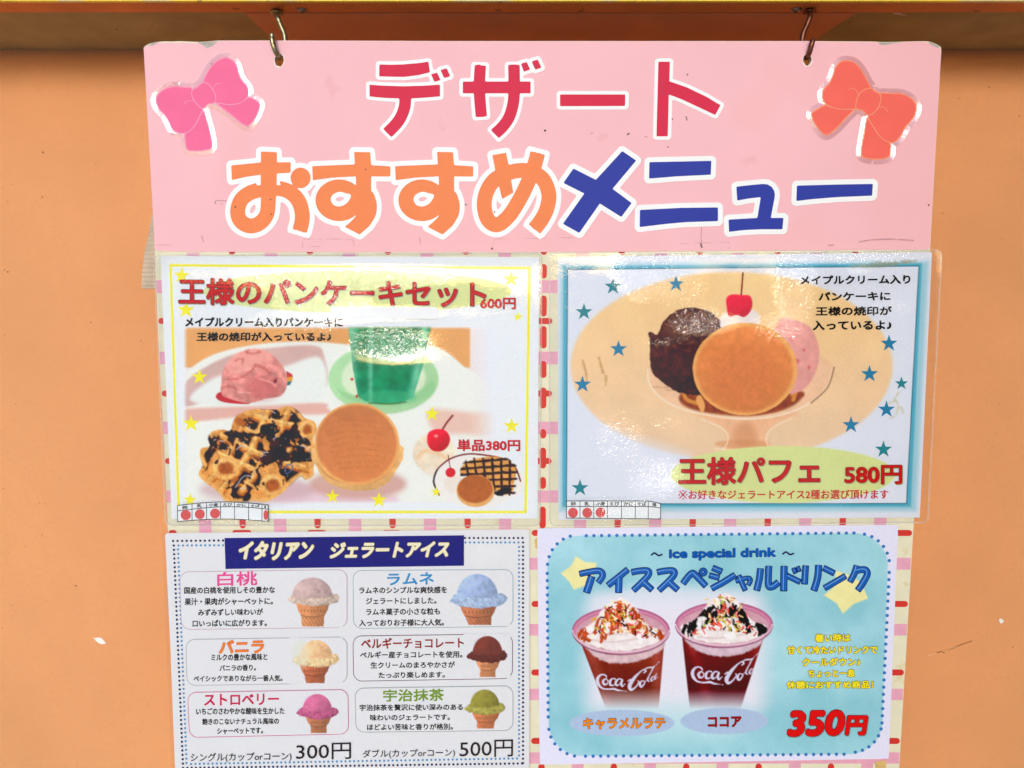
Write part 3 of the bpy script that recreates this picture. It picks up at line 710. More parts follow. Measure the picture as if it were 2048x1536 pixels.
bow('coral red bow sticker with clear border at the top right of the pink header', (247, 112, 100), (252, 152, 120),
    [[(930, 530), (880, 430), (800, 290), (720, 215), (640, 195), (560, 210), (500, 280), (470, 370), (430, 460), (370, 530), (340, 600), (360, 690), (430, 755), (550, 785), (650, 790), (745, 775), (760, 680), (800, 600), (860, 548)],
     [(1045, 600), (1200, 598), (1320, 605), (1430, 660), (1485, 740), (1480, 830), (1430, 920), (1360, 1000), (1310, 1090), (1250, 1170), (1170, 1195), (1060, 1140), (980, 1030), (900, 880), (990, 800), (1050, 700)]],
    [(930, 530), (985, 570), (1045, 605), (1055, 680), (1010, 790), (940, 852), (880, 850), (830, 800), (752, 775), (757, 680), (800, 590), (860, 545)],
    [[(370, 740), (430, 760), (600, 790), (730, 780), (640, 880), (520, 1010), (430, 1085), (370, 1100), (310, 1050), (240, 950), (205, 860), (230, 820)],
     [(895, 890), (980, 1030), (1060, 1140), (1165, 1195), (1170, 1300), (1150, 1370), (1050, 1400), (920, 1395), (830, 1368), (820, 1280), (850, 1100)]],
    [[(665, 545), (710, 530), (755, 560), (778, 610)], [(1015, 770), (1080, 760), (1120, 785), (1138, 830)]], B2,
    lambda x, y: np.where((x > 1745) & (y > 170), -1.0, 1.0))

# grey cloth tape sticking out behind the board's left edge
tp = [(306, 425), (309, 470), (320, 560), (322, 577), (290, 578), (283, 576), (284, 545), (290, 500), (297, 470), (302, 440)]
tape_m = mat((196, 174, 150), 0.6, 0.12, 90, 0.4, bump=0.6, bscale=700, name='cloth_tape')
o = shape('cloth_tape', [('P', tp)], tape_m, None, -0.0066, cell=3, thick=0.0003, hf=lambda x, y: -0.0035 * np.clip((306 - x) / 20, 0, 1) + 0.0004 * np.sin(y * 1.4))
tag(o, 'wrinkled grey cloth tape sticking out from behind the board left edge', 'tape')

FILM = mat_film('laminate_film', base_bump=0.22, rough=0.05, fac=1.9)
FILM2 = mat_film('tape_film', base_bump=0.4, rough=0.06, fac=1.3, haze=0.01)

def script(c, ox, oy, k, col, a):
    'flowing two-word cup lettering with thick and thin strokes'
    S = [[(785, 440, 5), (778, 418, 14), (750, 405, 12), (715, 415, 18), (690, 455, 28), (700, 505, 28), (740, 545, 16), (800, 555, 14), (860, 552, 20), (900, 565, 16), (985, 576, 3)],
         [(800, 470, 9), (775, 450, 12), (748, 475, 22), (760, 505, 20), (790, 500, 12), (803, 470, 9)], [(872, 452, 14), (850, 445, 10), (822, 470, 22), (822, 510, 20), (850, 515, 12), (880, 495, 6)],
         [(940, 455, 12), (910, 450, 12), (880, 480, 22), (885, 515, 18), (915, 505, 10), (945, 460, 14), (935, 500, 20), (945, 525, 16), (975, 500, 6)], [(1003, 472, 10), (1028, 457, 14)],
         [(1165, 388, 8), (1185, 368, 16), (1165, 355, 10), (1120, 385, 14), (1060, 450, 30), (1020, 520, 36), (1035, 560, 24), (1080, 535, 14), (1115, 485, 12), (1106, 470, 8)], [(1165, 355, 8), (1210, 335, 13), (1265, 326, 9), (1322, 274, 3)],
         [(1170, 475, 9), (1145, 470, 10), (1125, 505, 22), (1140, 530, 18), (1170, 500, 12), (1175, 475, 9)], [(1178, 482, 6), (1215, 430, 7), (1264, 345, 7), (1268, 322, 6), (1248, 360, 11), (1205, 455, 16), (1222, 475, 8)],
         [(1278, 425, 8), (1258, 425, 9), (1238, 455, 14), (1250, 470, 10), (1282, 420, 8), (1296, 395, 6), (1276, 450, 13), (1304, 430, 4)]]
    for s in S:
        q = cr(np.array(s, float), 7, False); pr = [('E', ox + x / 5.12 * k, oy + y / 5.12 * k, max(w_, 7) / 5.12 * k * .55, max(w_, 7) / 5.12 * k * .55) for x, y, w_ in q]
        c.fill(pr, col, 0.7, a=a)

# ================================================================== poster 1: pancake set
def h1(x, y):
    x = np.asarray(x, float); y = np.asarray(y, float)
    d = np.hypot(np.clip(378 - x, 0, None), np.clip(566 - y, 0, None) * 1.0)
    k = np.clip((d - 30) / 60, 0, 1)
    return 0.0055 * k * k + bulge(x, y, [(650, 650, 70, 30, 2.6), (780, 735, 62, 26, 2.4), (740, 560, 120, 22, 1.1), (560, 590, 60, 24, 0.9)]) + 0.0004 * np.sin(x / 160 + y / 90)
p1 = thing('laminated_menu', 'laminated pancake and waffle set menu with yellow border and green drink, upper left', 'menu sheet', P(700, 775, 0.0012), 'laminated menu sheets on the board')
L1 = 0.0012
c = Canvas([(321, 512), (1078.5, 514), (1075, 1037), (343.5, 1038)], 1.45, (232, 236, 246))
X, Y = c.X, c.Y
c.fill([('E', 715, 583, 308, 43)], (220, 227, 160), 1.5)
c.fill([('R', [(338.5, 528), (1061.5, 534), (1053.5, 1026.5), (355, 1026.5)], 0), ('-P', [(343.5, 533), (1056, 539), (1048.5, 1021.5), (360, 1021.5)])], (242, 234, 62), 0.9)
# photographed tray
ph = np.clip((X - 366) / 10, 0, 1) * np.clip((1000 - X - (Y - 800) * 0) / 70, 0, 1) * np.clip((Y - 652) / 8, 0, 1) * np.clip((1008 - Y) / 8, 0, 1)
ph = ph * ph * (3 - 2 * ph); c.clip = ph
c.fill([('P', [(355, 640), (1010, 640), (1010, 1015), (355, 1015)])], (236, 226, 226), 2)
c.fill([('P', [(355, 640), (940, 640), (940, 735), (355, 735)])], (232, 170, 108), 3, nz=0.04, ns=60)
c.fill([('Q', [(330, 800), (372, 745), (430, 708), (520, 688), (620, 683), (720, 690), (860, 690), (930, 735), (990, 800), (1000, 1040), (330, 1040)])], (236, 238, 232), 3)
c.fill([('Q', [(368, 770), (410, 735), (470, 708), (560, 694), (630, 692), (648, 712), (650, 775), (560, 790), (430, 800), (368, 812)])], (214, 178, 172), 4, nz=0.05, ns=40)
c.fill([('Q', [(380, 800), (420, 760), (470, 745), (560, 735), (640, 715), (648, 790), (560, 812), (460, 815)])], (233, 236, 232), 6)
c.fill([('Q', [(355, 820), (520, 812), (640, 806), (655, 816), (650, 828), (520, 830), (355, 845)])], (228, 180, 168), 5)
c.fill([('Q', [(860, 820), (940, 825), (1000, 830), (1000, 868), (930, 868), (870, 862)])], (232, 196, 182), 9)
c.fill([('Q', [(560, 962), (700, 990), (790, 990), (770, 1012), (600, 1012), (540, 1000)])], (232, 206, 216), 9)
c.fill([('Q', [(355, 1005), (480, 1003), (640, 1008), (640, 1040), (355, 1040)])], (238, 226, 230), 5)
c.clip = np.clip((X - 366) / 10, 0, 1) * np.clip((Y - 652) / 6, 0, 1)
# plate and green drink
c.fill([('E', 767, 758, 110, 70)], (176, 218, 168), 3, nz=0.03, ns=30, shade=(0.3, 0.2, -0.08))
c.fill([('E', 767, 756, 84, 52)], (222, 234, 206), 5, nz=0.03, ns=30)
c.fill([('E', 772, 772, 98, 42), ('-E', 760, 752, 104, 44)], (150, 206, 148), 4, a=0.7)
for s in ((702, 757, 706, 760), (718, 786, 722, 796), (716, 790, 712, 795)): c.fill([('S', [s[:2], s[2:]], 5, 'hard')], (205, 70, 60), 1.2)
cup = [('P', [(696, 650), (863, 650), (846, 730), (834, 770), (826, 795), (800, 806), (760, 808), (730, 802), (716, 792), (706, 740)])]
def gcup(x, y):
    t = np.clip((y - 660) / 140, 0, 1)[:, None]; a = np.array([52, 136, 92]) * (1 - t) + np.array([38, 148, 104]) * t
    e = np.exp(-((x - 702) / 12) ** 2) + np.exp(-((x - 850 + (y - 655) * 0.18) / 10) ** 2) + 0.8 * np.exp(-((x - 741) / 5) ** 2)
    return a + np.clip(e, 0, 1)[:, None] * np.array([70, 52, 60])
c.fill(cup, gcup, 1.6, nz=0.20, ns=16, seed=5)
c.fill([('S', [(700, 664), (730, 671), (790, 672), (858, 664)], 2, 'round')], (170, 214, 170), 1.0, a=0.8)
c.fill([('S', [(706, 716), (740, 722), (790, 720), (842, 706)], 2.5, 'round')], (120, 190, 140), 1.2, a=0.25)
c.fill([('E', 775, 794, 58, 14)], (84, 190, 140), 5, a=0.5)
c.fill([('S', [(738, 806), (780, 808), (812, 804)], 3, 'round')], (84, 110, 60), 1.2, a=0.7)
# cup script, as on the tray photograph
script(c, 716 - (690 - 0) / 5.12 * 1.05, 688 - 400 / 5.12 * 1.05, 1.05, (180, 214, 164), 0.22)
c.clip = None
# ice cream scoop
c.fill([('Q', [(432, 795), (436, 786), (448, 784), (470, 790), (500, 806), (480, 808), (446, 804)])], (196, 60, 66), 1.5)
c.fill([('P', [(572, 742), (584, 748), (586, 754), (574, 758)])], (200, 70, 70), 1.0); c.fill([('P', [(572, 755), (586, 753), (584, 762), (573, 764)])], (226, 160, 60), 1.0); c.fill([('P', [(572, 764), (584, 762), (580, 770), (572, 771)])], (70, 110, 120), 1.0)
scoop = [('Q', [(442, 770), (446, 742), (462, 716), (488, 701), (514, 698), (542, 708), (564, 730), (574, 756), (572, 778), (560, 792), (530, 798), (500, 806), (466, 800), (444, 790)])]
c.fill(scoop, (228, 150, 142), 1.6, nz=0.20, ns=11, seed=9, rag=1.2, shade=(0.25, 0.6, -0.16))
c.fill([('E', 500, 722, 36, 16, -0.3)], (240, 172, 160), 14, a=0.8)
c.fill([('E', 525, 775, 34, 24)], (206, 98, 100), 14, a=0.5)
for s, w_ in (([(455, 758), (480, 756), (500, 744), (510, 733)], 4), ([(470, 722), (484, 717), (486, 728)], 3), ([(494, 704), (506, 707), (520, 704)], 4), ([(510, 730), (528, 736), (540, 746)], 5), ([(546, 762), (553, 757)], 5), ([(444, 776), (460, 772), (474, 778)], 3)):
    c.fill([('S', s, w_, 'round')], (196, 92, 90), 2.6, a=0.6, rag=2.6, rs=4)
for s in ([(462, 744), (484, 742), (500, 736)], [(520, 758), (540, 764), (552, 772)], [(476, 784), (500, 786)]): c.fill([('S', s, 3, 'round')], (246, 188, 176), 2.0, a=0.6)
c.fill([('P', [(549, 760), (553, 757), (553, 764), (548, 767)])], (90, 30, 34), 1.0)
# waffle with chocolate sauce
c.z(280, 770, 4.876)
wf = [('Q', [(880, 445), (925, 320), (1000, 270), (1110, 238), (1200, 240), (1330, 240), (1430, 210), (1530, 245), (1600, 320), (1700, 360), (1718, 450), (1690, 520), (1705, 620), (1690, 800), (1690, 880), (1620, 922), (1560, 890), (1440, 1000), (1390, 1050), (1240, 1135), (1100, 1130), (960, 1140), (840, 1130), (780, 1060), (690, 985), (600, 915), (578, 860), (612, 780), (585, 690), (600, 620), (680, 598), (665, 520), (700, 460), (800, 435)])]
c.fill([('E', 1150, 1020, 560, 130)], (206, 170, 176), 14, a=0.7)
c.fill(wf, (226, 158, 84), 1.4, nz=0.20, ns=9, seed=21, rag=1.0, shade=(0.0, 0.7, 0.10))
rs_ = np.random.RandomState(4)
wm = c.mask(wf); c.clip = wm
for e in ((990, 360, 60, 38, .3), (830, 790, 95, 75, .2), (1290, 970, 62, 62, 0), (1630, 400, 40, 46, 0), (900, 900, 90, 50, .2), (1370, 430, 50, 30, .3), (1090, 390, 70, 30, -.6)): c.fill([('E',) + e], (176, 92, 36), 5, a=0.9, nz=0.2, ns=8)
CH = (36, 14, 10)
for s, w_ in (([(1170, 330), (1240, 265), (1310, 285)], 70), ([(1240, 300), (1260, 370), (1180, 440), (1070, 450)], 110), ([(1480, 250), (1540, 300), (1450, 340)], 80), ([(1440, 330), (1480, 420), (1540, 520), (1620, 600), (1680, 650)], 95), ([(1290, 500), (1400, 500), (1390, 560), (1330, 610), (1420, 650)], 95),
              ([(1120, 540), (1150, 640), (1230, 710), (1280, 690)], 95), ([(690, 540), (760, 560), (880, 500), (960, 520)], 85), ([(760, 590), (850, 590), (960, 560)], 50), ([(930, 600), (1020, 610), (980, 680), (930, 690)], 100), ([(700, 640), (650, 720), (620, 800)], 55), ([(960, 740), (1060, 780), (1100, 860), (1130, 920)], 85),
              ([(1060, 860), (1040, 960), (970, 1040), (1000, 1100)], 110), ([(1400, 680), (1450, 800), (1500, 860), (1530, 950)], 130), ([(1560, 620), (1500, 700), (1640, 660), (1720, 740)], 90), ([(1100, 330), (1180, 360), (1240, 420), (1230, 460)], 50)):
    c.fill([('S', s, w_ * 1.45, 'round')], CH, 1.6, rag=4.0, rs=9, seed=44, nz=0.25, ns=5)
g = np.clip((fbm(X, Y, 30, 91, 3) - 0.485) / 0.06, 0, 1)
def waf(fam, w_, col, dy, a, rg, cl):
    c.clip = cl
    for q_ in fam: c.fill([('S', [(x, y + dy) for x, y in q_], w_, 'round')], col, 2.2, a=a, rag=rg, rs=6, nz=0.25, ns=7, seed=61)
FA = [[(560 + k * 215, 1050 - k * 10), (790 + k * 210, 790 - k * 30), (950 + k * 200, 500 - k * 25), (1080 + k * 200, 180)] for k in range(-2, 4)]
FB = [[(700 + k * 30, 260 + k * 205), (960 + k * 50, 400 + k * 200), (1260 + k * 50, 530 + k * 200), (1560 + k * 30, 600 + k * 200), (1800, 640 + k * 200)] for k in range(-1, 4)]
waf(FA, 88, (190, 108, 44), 14, 0.9, 1.8, wm * (0.15 + 0.85 * g)); waf(FB, 84, (190, 108, 44), 14, 0.9, 1.8, wm * (0.15 + 0.85 * g))
waf(FA, 58, (234, 166, 84), 0, 0.95, 1.8, wm * g); waf(FB, 56, (234, 166, 84), 0, 0.95, 1.8, wm * g)
waf(FA, 20, (252, 212, 142), -12, 0.65, 1.4, wm * g); waf(FB, 20, (252, 212, 142), -14, 0.65, 1.4, wm * g)
rim_ = [('S', [tuple(v) for v in wf[0][1]] + [wf[0][1][0]], 78, 'round')]
c.clip = wm * np.clip((fbm(X, Y, 34, 95, 3) - 0.38) / 0.10, 0, 1)
c.fill(rim_, (236, 172, 96), 3, a=0.95, rag=1.8, nz=0.25, ns=7); c.fill([('S', [(x, y - 8) for x, y in rim_[0][1]], 20, 'round')], (252, 216, 150), 3, a=0.5, rag=1.5)
c.clip = wm
for cx_, cy_, rx_, ry_ in ((835, 810, 130, 112), (1290, 975, 120, 110), (1630, 430, 78, 90)):
    c.fill([('E', cx_, cy_, rx_, ry_)], (240, 180, 104), 3, nz=0.25, ns=7, rag=2.5); c.fill([('E', cx_ - 12, cy_ - 24, rx_ * .8, ry_ * .6)], (252, 212, 142), 5, a=0.5, rag=2)
    c.fill([('E', cx_ + 4, cy_ + 4, rx_ * .60, ry_ * .55)], (170, 88, 34), 4, a=0.95, nz=0.25, ns=7, rag=2)
for k in range(30):
    a, b = rs_.uniform(700, 1650), rs_.uniform(300, 1000); c.fill([('S', [(a, b), (a + rs_.uniform(-50, 50), b + rs_.uniform(10, 60))], rs_.uniform(10, 30), 'round')], (46, 18, 12), 1.4, a=0.85, rag=3, rs=6, seed=k)
c.clip = None
for s in ([(1180, 290), (1200, 280)], [(1290, 258), (1318, 275)], [(1070, 400), (1065, 430)], [(1300, 530), (1330, 505)], [(1180, 700), (1210, 680)], [(1200, 660), (1250, 655)], [(940, 630), (980, 598), (1040, 600)], [(780, 545), (820, 548)], [(930, 1000), (1000, 900), (1060, 885), (1100, 900)], [(1560, 590), (1620, 610), (1650, 645)], [(1470, 290), (1485, 285)], [(1000, 560), (1015, 555)], [(720, 540), (740, 530)], [(980, 1010), (1040, 1005)]):
    c.fill([('S', s, 9, 'round')], (205, 205, 222), 0.8, a=0.85)
c.fill([('S', [(1420, 790), (1450, 775), (1490, 790), (1480, 830), (1430, 870), (1415, 840), (1420, 790)], 12, 'hard')], (86, 110, 168), 0.9, a=0.9)
rs_ = np.random.RandomState(4)
for k in range(70):
    a, b = rs_.uniform(700, 1680), rs_.uniform(260, 900); c.clip = wm; c.fill([('E', a, b, 5, 5)], (232, 222, 216), 0.7, a=0.7)
c.clip = None
c.z()
# big pancake (plain top)
c.fill([('E', 716, 968, 96, 30)], (208, 156, 146), 10, a=0.8)
c.fill([('Q', [(630, 895), (634, 935), (660, 968), (710, 981), (760, 975), (790, 945), (800, 890)])], (232, 182, 118), 1.6, nz=0.10, ns=10, rag=1.0, shade=(0, 1, -0.06))
c.fill([('S', [(636, 928), (660, 955), (710, 968), (756, 960), (788, 930)], 2.5, 'round')], (206, 138, 76), 1.6, a=0.8, rag=1)
c.fill([('E', 714, 888, 85, 82, 0.1)], (238, 178, 108), 1.5, nz=0.05, ns=9, rag=0.8)
c.fill([('E', 713, 887, 80, 77, 0.1)], (214, 134, 84), 3.5, nz=0.06, ns=12, rag=1.4, shade=(0.2, 0.6, 0.10))
c.fill([('E', 724, 905, 62, 54, 0.1)], (216, 136, 80), 20, a=0.6, nz=0.08, ns=5)
for k in range(9): c.fill([('S', [(650 + k * 3, 850 + k * 11), (690 + k * 4, 838 + k * 12), (768 - k * 2, 846 + k * 11)], 2)], (190, 108, 60), 3, a=0.28, rag=2, seed=k)
# cream, cherry
c.fill([('Q', [(826, 900), (836, 880), (856, 868), (890, 872), (910, 896), (905, 925), (880, 940), (862, 950), (840, 938), (828, 920)])], (240, 224, 200), 3, nz=0.07, ns=12, shade=(-0.4, 0.4, -0.08))
c.fill([('S', [(836, 915), (850, 902), (880, 908), (896, 920)], 8, 'round')], (236, 190, 140), 4, a=0.6)
c.fill([('S', [(858, 942), (900, 950), (935, 930), (980, 915)], 16, 'round')], (240, 228, 214), 5, a=0.8)
c.fill([('S', [(883, 862), (893, 846), (906, 830)], 3.6, 'hard')], (140, 36, 26), 0.9)
c.fill([('Q', [(854, 880), (858, 864), (876, 858), (892, 862), (900, 876), (896, 892), (884, 902), (868, 902), (858, 894)])], (224, 38, 62), 1.3, nz=0.06, ns=9, shade=(0.5, 0.7, -0.18)); c.fill([('E', 872, 872, 4, 3)], (250, 150, 150), 1.5)
# inset plate picture
ins = [('E', 957, 960, 91, 55, 0.0)]; 
c.fill(ins, (238, 234, 230), 3)
c.fill([('S', [(878, 990), (868, 965), (874, 940), (900, 918), (935, 908), (975, 911), (1005, 918), (1030, 935), (1041, 962)], 3.0, 'round')], (120, 26, 30), 1.0); c.fill([('S', [(873, 980), (867, 962), (874, 940)], 3.2, 'round')], (36, 46, 40), 1.0, a=0.8)
c.fill([('Q', [(920, 945), (932, 925), (965, 915), (1000, 914), (1025, 928), (1032, 945), (1028, 965), (1024, 985), (1000, 990), (985, 975), (940, 952)])], (222, 160, 84), 1.2, nz=0.15, ns=6)
c.clip = c.mask([('Q', [(920, 950), (930, 922), (965, 910), (1000, 910), (1030, 928), (1036, 945), (1032, 970), (1028, 990), (1000, 994), (980, 980), (940, 956)])])
for k in range(6): c.fill([('S', [(930 + k * 18, 915), (944 + k * 15, 992)], 5, 'hard'), ('S', [(920, 926 + k * 12), (1036, 916 + k * 14)], 5, 'hard')], (52, 22, 16), 1.0, a=0.9, rag=1.5, seed=k + 3)
c.clip = None
c.fill([('Q', [(990, 985), (1010, 975), (1024, 978), (1014, 986), (998, 992)])], (40, 18, 14), 1.0)
c.fill([('E', 907, 968, 20, 18)], (236, 226, 216), 3, rag=2); c.fill([('E', 901, 945, 10, 9.5)], (220, 40, 58), 1.0); c.fill([('S', [(901, 938), (898, 922), (896, 909)], 1.6)], (120, 30, 26), 0.8)
c.fill([('E', 951, 982, 38, 32)], (228, 172, 106), 1.2, nz=0.06); c.fill([('E', 950, 978, 35, 28)], (186, 106, 58), 2.2, nz=0.08, ns=7)
c.obj('paper', p1, L1, h1)
ym = mat((246, 232, 50), 0.5, 0.02, name='yellow_ink')
for (x, y, r) in ((363, 551, 17), (372, 620, 18), (399, 754, 17), (382, 847, 18), (1022, 558, 17), (1036, 634, 10), (864, 828, 16.5), (1023, 852, 17), (758, 1000, 17), (665, 993, 15.5), (380, 1000, 14), (872, 984, 11)):
    flat('star', star(x, y, r, 0.02), ym, p1, L1 + 0.0002, h1)
LT = L1 + 0.00035
text('王様のパンケーキセット', 357, 556, 972, 609, (203, 34, 48), p1, LT, 0.020, 6, rim=(116, 18, 34), hf=h1, rimoff=0.018, shadow=(172, 176, 158))
text('600円', 961, 596, 1031, 618, (214, 48, 60), p1, LT + 0.0006, 0.008, 0, rim=(150, 24, 40), hf=h1, rimoff=0.03)
text('メイプルクリーム入りパンケーキに', 370, 634, 686, 654, (14, 12, 16), p1, LT, 0.045, 0.5, hf=h1)
text('王様の焼印が入っているよ♪', 393, 664, 663, 683, (14, 12, 16), p1, LT, 0.045, 0, hf=h1)
text('単品380円', 915, 879, 1040, 902, (214, 50, 62), p1, LT, 0.012, 0, rim=(160, 30, 46), hf=h1, rimoff=0.028)
CR1 = [(1000, 1045, 60, 8, .3), (640, 598, 95, 50, .6), (775, 685, 85, 30, .5), (690, 560, 200, 22, .55), (560, 640, 60, 18, .4), (790, 627, 90, 14, .35), (1078, 560, 10, 50, .3), (620, 670, 70, 20, .3), (700, 1045, 380, 8, .2)]
film('laminate', [(307, 509), (1085, 503.5), (1081, 1053), (330, 1052)], 13, p1, L1 + 0.0013, FILM, lambda x, y: 0.03 + blobs(x, y, CR1), h1)
film_edge([(307, 509), (1085, 503.5), (1081, 1053), (330, 1052)], 13, p1, L1 + 0.0013, h1)
o = shape('blank_strip', [('P', [(661, 613), (871, 614), (873, 617), (877, 618), (875.5, 638.5), (661, 637)])], mat((228, 230, 232), 0.35, 0.03, 90, name='white_label_paper'), None, L1 + 0.0016, hf=h1, cell=4, thick=0.00008)
tag(o, 'blank white paper strip stuck under the red pancake set title', 'paper strip')

# allergen strips
def allergen(label, cols, top, headerline, bottom, dots, names, parent_lift, hf, filmquad, crum, cut):
    cx = (cols[0] + cols[-1]) / 2
    t = thing('allergen_strip', label, 'label strip', P(cx, (top(cx) + bottom(cx)) / 2, parent_lift), 'allergen strips taped under the menus')
    xs = np.linspace(cols[0], cols[-1], 24); mw = mat((228, 232, 236), 0.5, 0.02, name='strip_paper'); mk = mat((14, 14, 16), 0.5, 0.02, name='black_ink'); mr = mat((214, 92, 92), 0.5, 0.04, name='red_dot_ink')
    pts = [(x, top(x)) for x in xs] + [(x, bottom(x)) for x in xs[::-1]]
    shape('paper', [('P', pts)], mw, t, parent_lift, cell=5, hf=hf)
    lines = []
    for f in (top, headerline, bottom): lines.append(ribbon([(x, f(x)) for x in xs], 1.4))
    for x in cols: lines.append([(x - .6, top(x)), (x + .6, top(x)), (x + .6 + cut * 0, bottom(x)), (x - .6, bottom(x))])
    for l in lines: flat('table_line', l, mk, t, parent_lift + 0.00015, hf)
    for (x, y, r, sx) in dots: flat('red_dot', disc(x, y, r * sx, 20, r), mr, t, parent_lift + 0.0002, hf)
    for k, nme in enumerate(names):
        x0, x1 = cols[k], cols[k + 1]; w_ = (x1 - x0); iw = w_ * (0.36 if len(nme) == 1 else 0.68); xm = (x0 + x1) / 2
        h0, h1_ = top(xm), headerline(xm)
        text(nme, xm - iw / 2, h0 + 1.6, xm + iw / 2, h1_ - 1.2, (10, 10, 12), t, parent_lift + 0.0002, 0.028, hf=hf)
    film('tape_film', filmquad, 8, t, parent_lift + 0.0007, FILM2, crum, hf)
allergen('allergen strip with four red dots taped at the bottom left of the pancake set menu', [355, 384, 413, 441, 469, 497, 524, 536],
         lambda x: 1011 - 7 * math.sin(math.pi * min(max((x - 355) / 190, 0), 1)), lambda x: 1022 - 8.5 * math.sin(math.pi * min(max((x - 355) / 210, 0), 1)), lambda x: 1043.5 - 5.5 * math.sin(math.pi * min(max((x - 352) / 190, 0), 1)),
         [(371.5, 1030, 10.3, 1), (399.5, 1028.3, 10, 1), (430, 1027, 10, 1), (531.5, 1030, 10, .45)], ['卵', '乳', '小麦', 'えび', 'かに', 'そば', '落'], L1 + 0.0018, h1,
         [(349, 1004), (536, 999), (545, 1050), (349, 1052)], lambda x, y: 0.15 + blobs(x, y, [(480, 1043, 60, 9, .5), (440, 1045, 60, 6, .4)]), 0)

# ================================================================== poster 2: parfait
def h2(x, y):
    x = np.asarray(x, float); y = np.asarray(y, float)
    return bulge(x, y, [(1318, 590, 44, 40, 3.2), (1290, 545, 60, 26, 1.2), (1618, 640, 34, 50, 3.6), (1622, 565, 34, 36, 3.0), (1410, 672, 40, 20, 2.2), (1345, 990, 36, 28, 2.6), (1740, 545, 80, 22, 1.6)]) + 0.0003 * np.sin(x / 190 - y / 80) + 0.0015 * np.clip((x - 1855) / 40, 0, 1) ** 2
p2 = thing('laminated_menu', 'laminated parfait menu with teal border and blue stars, upper right', 'menu sheet', P(1480, 772, 0.0012), 'laminated menu sheets on the board')
L2 = 0.0012
c = Canvas([(1115, 514), (1864, 504.5), (1839.5, 1035), (1116.5, 1040)], 1.45, (222, 225, 236))
X, Y = c.X, c.Y
def lerp(a, b, t): t = np.clip(t, 0, 1)[:, None]; return np.array(a, float) * (1 - t) + np.array(b, float) * t
fr_o = [(1127, 532.5), (1844, 526.5), (1821.5, 1013.5), (1125, 1013.5)]; fr_i = [(1135, 539), (1838, 532), (1813, 1007), (1133, 1008)]
c.fill([('P', [(1121, 529), (1857, 523), (1832, 1022), (1119, 1022)])], (140, 196, 212), 7, a=0.75)
c.fill([('P', fr_o)], (92, 172, 196), 2.5)
c.fill([('P', fr_i)], (222, 226, 238), 0.9)
c.fill([('S', [fr_i[0], fr_i[1], fr_i[2], fr_i[3], fr_i[0]], 1.8, 'hard')], (44, 108, 128), 0.8)
c.clip = c.mask([('P', fr_i)], 1)
c.fill([('E', 1463, 732, 322, 188)], lambda x, y: lerp((244, 206, 150), (234, 202, 170), (y - 560) / 350), 5, nz=0.03, ns=50)
c.fill([('Q', [(1700, 800), (1760, 900), (1800, 840), (1790, 900), (1700, 990), (1600, 980)])], (224, 226, 238), 18, a=0.0)
c.fill([('P', [(1150, 880), (1210, 850), (1380, 905), (1380, 930), (1150, 960)])], (222, 226, 238), 14, a=0.5)
# glass stem and bowl
c.fill([('Q', [(1400, 825), (1440, 850), (1455, 870), (1448, 905), (1430, 930), (1560, 930), (1545, 900), (1530, 870), (1555, 845), (1590, 825)])], (236, 186, 146), 6, nz=0.05, ns=18)
c.fill([('E', 1484, 888, 54, 9)], (214, 150, 104), 4, a=0.6); c.fill([('S', [(1430, 897), (1484, 902), (1545, 896)], 3, 'round')], (246, 220, 190), 2, a=0.9); c.fill([('S', [(1402, 838), (1446, 858), (1456, 880), (1440, 912)], 2.4, 'round'), ('S', [(1584, 836), (1545, 856), (1532, 880), (1548, 912)], 2.4, 'round')], (250, 226, 198), 1.6, a=0.75); c.fill([('E', 1490, 870, 24, 26)], (204, 138, 94), 10, a=0.5)
c.fill([('Q', [(1296, 735), (1300, 765), (1320, 795), (1360, 818), (1420, 832), (1490, 838), (1560, 830), (1620, 805), (1655, 770), (1666, 735), (1600, 700), (1380, 700)])], (238, 196, 160), 3, nz=0.04, ns=20)
c.fill([('S', [(1295, 740), (1300, 770), (1325, 798), (1370, 820), (1440, 834), (1500, 838), (1570, 828), (1625, 802), (1655, 772), (1665, 738)], 3.0, 'round')], (248, 226, 204), 1.6, a=0.95)
c.fill([('S', [(1668, 735), (1655, 775), (1622, 806)], 3.0, 'round')], (140, 92, 66), 1.6, a=0.75)
c.fill([('Q', [(1400, 772), (1360, 790), (1370, 812), (1420, 826), (1500, 832), (1560, 822), (1600, 800), (1590, 780)])], (150, 72, 40), 4, nz=0.25, ns=10)
for s in ([(1365, 782), (1375, 800), (1395, 806)], [(1585, 790), (1592, 784), (1586, 800)], [(1400, 770), (1420, 790)]): c.fill([('S', s, 8, 'round')], (214, 140, 66), 2, rag=1)
# scoops
c.fill([('Q', [(1560, 640), (1590, 640), (1620, 655), (1637, 690), (1636, 730), (1620, 765), (1595, 785), (1570, 780), (1540, 700)])], (234, 166, 158), 2, nz=0.07, ns=14, shade=(0.5, 0.5, -0.06), rag=1)
for e in ((1582, 678, 4, 3), (1594, 722, 5, 5), (1608, 700, 3, 3), (1576, 745, 4, 3), (1618, 735, 3, 4)): c.fill([('E',) + e], (214, 104, 112), 2.5, a=0.8)
c.fill([('Q', [(1299, 680), (1296, 668), (1304, 664), (1314, 668), (1330, 640), (1356, 620), (1386, 616), (1416, 622), (1440, 640), (1452, 660), (1446, 700), (1420, 770), (1400, 790), (1360, 785), (1330, 768), (1305, 745), (1300, 715)])], (84, 46, 38), 1.5, nz=0.5, ns=9, seed=3, rag=2.0, rs=5, shade=(0.2, 0.9, -0.24))
c.fill([('E', 1380, 650, 50, 24, -0.2)], (112, 74, 64), 12, a=0.6, rag=3)
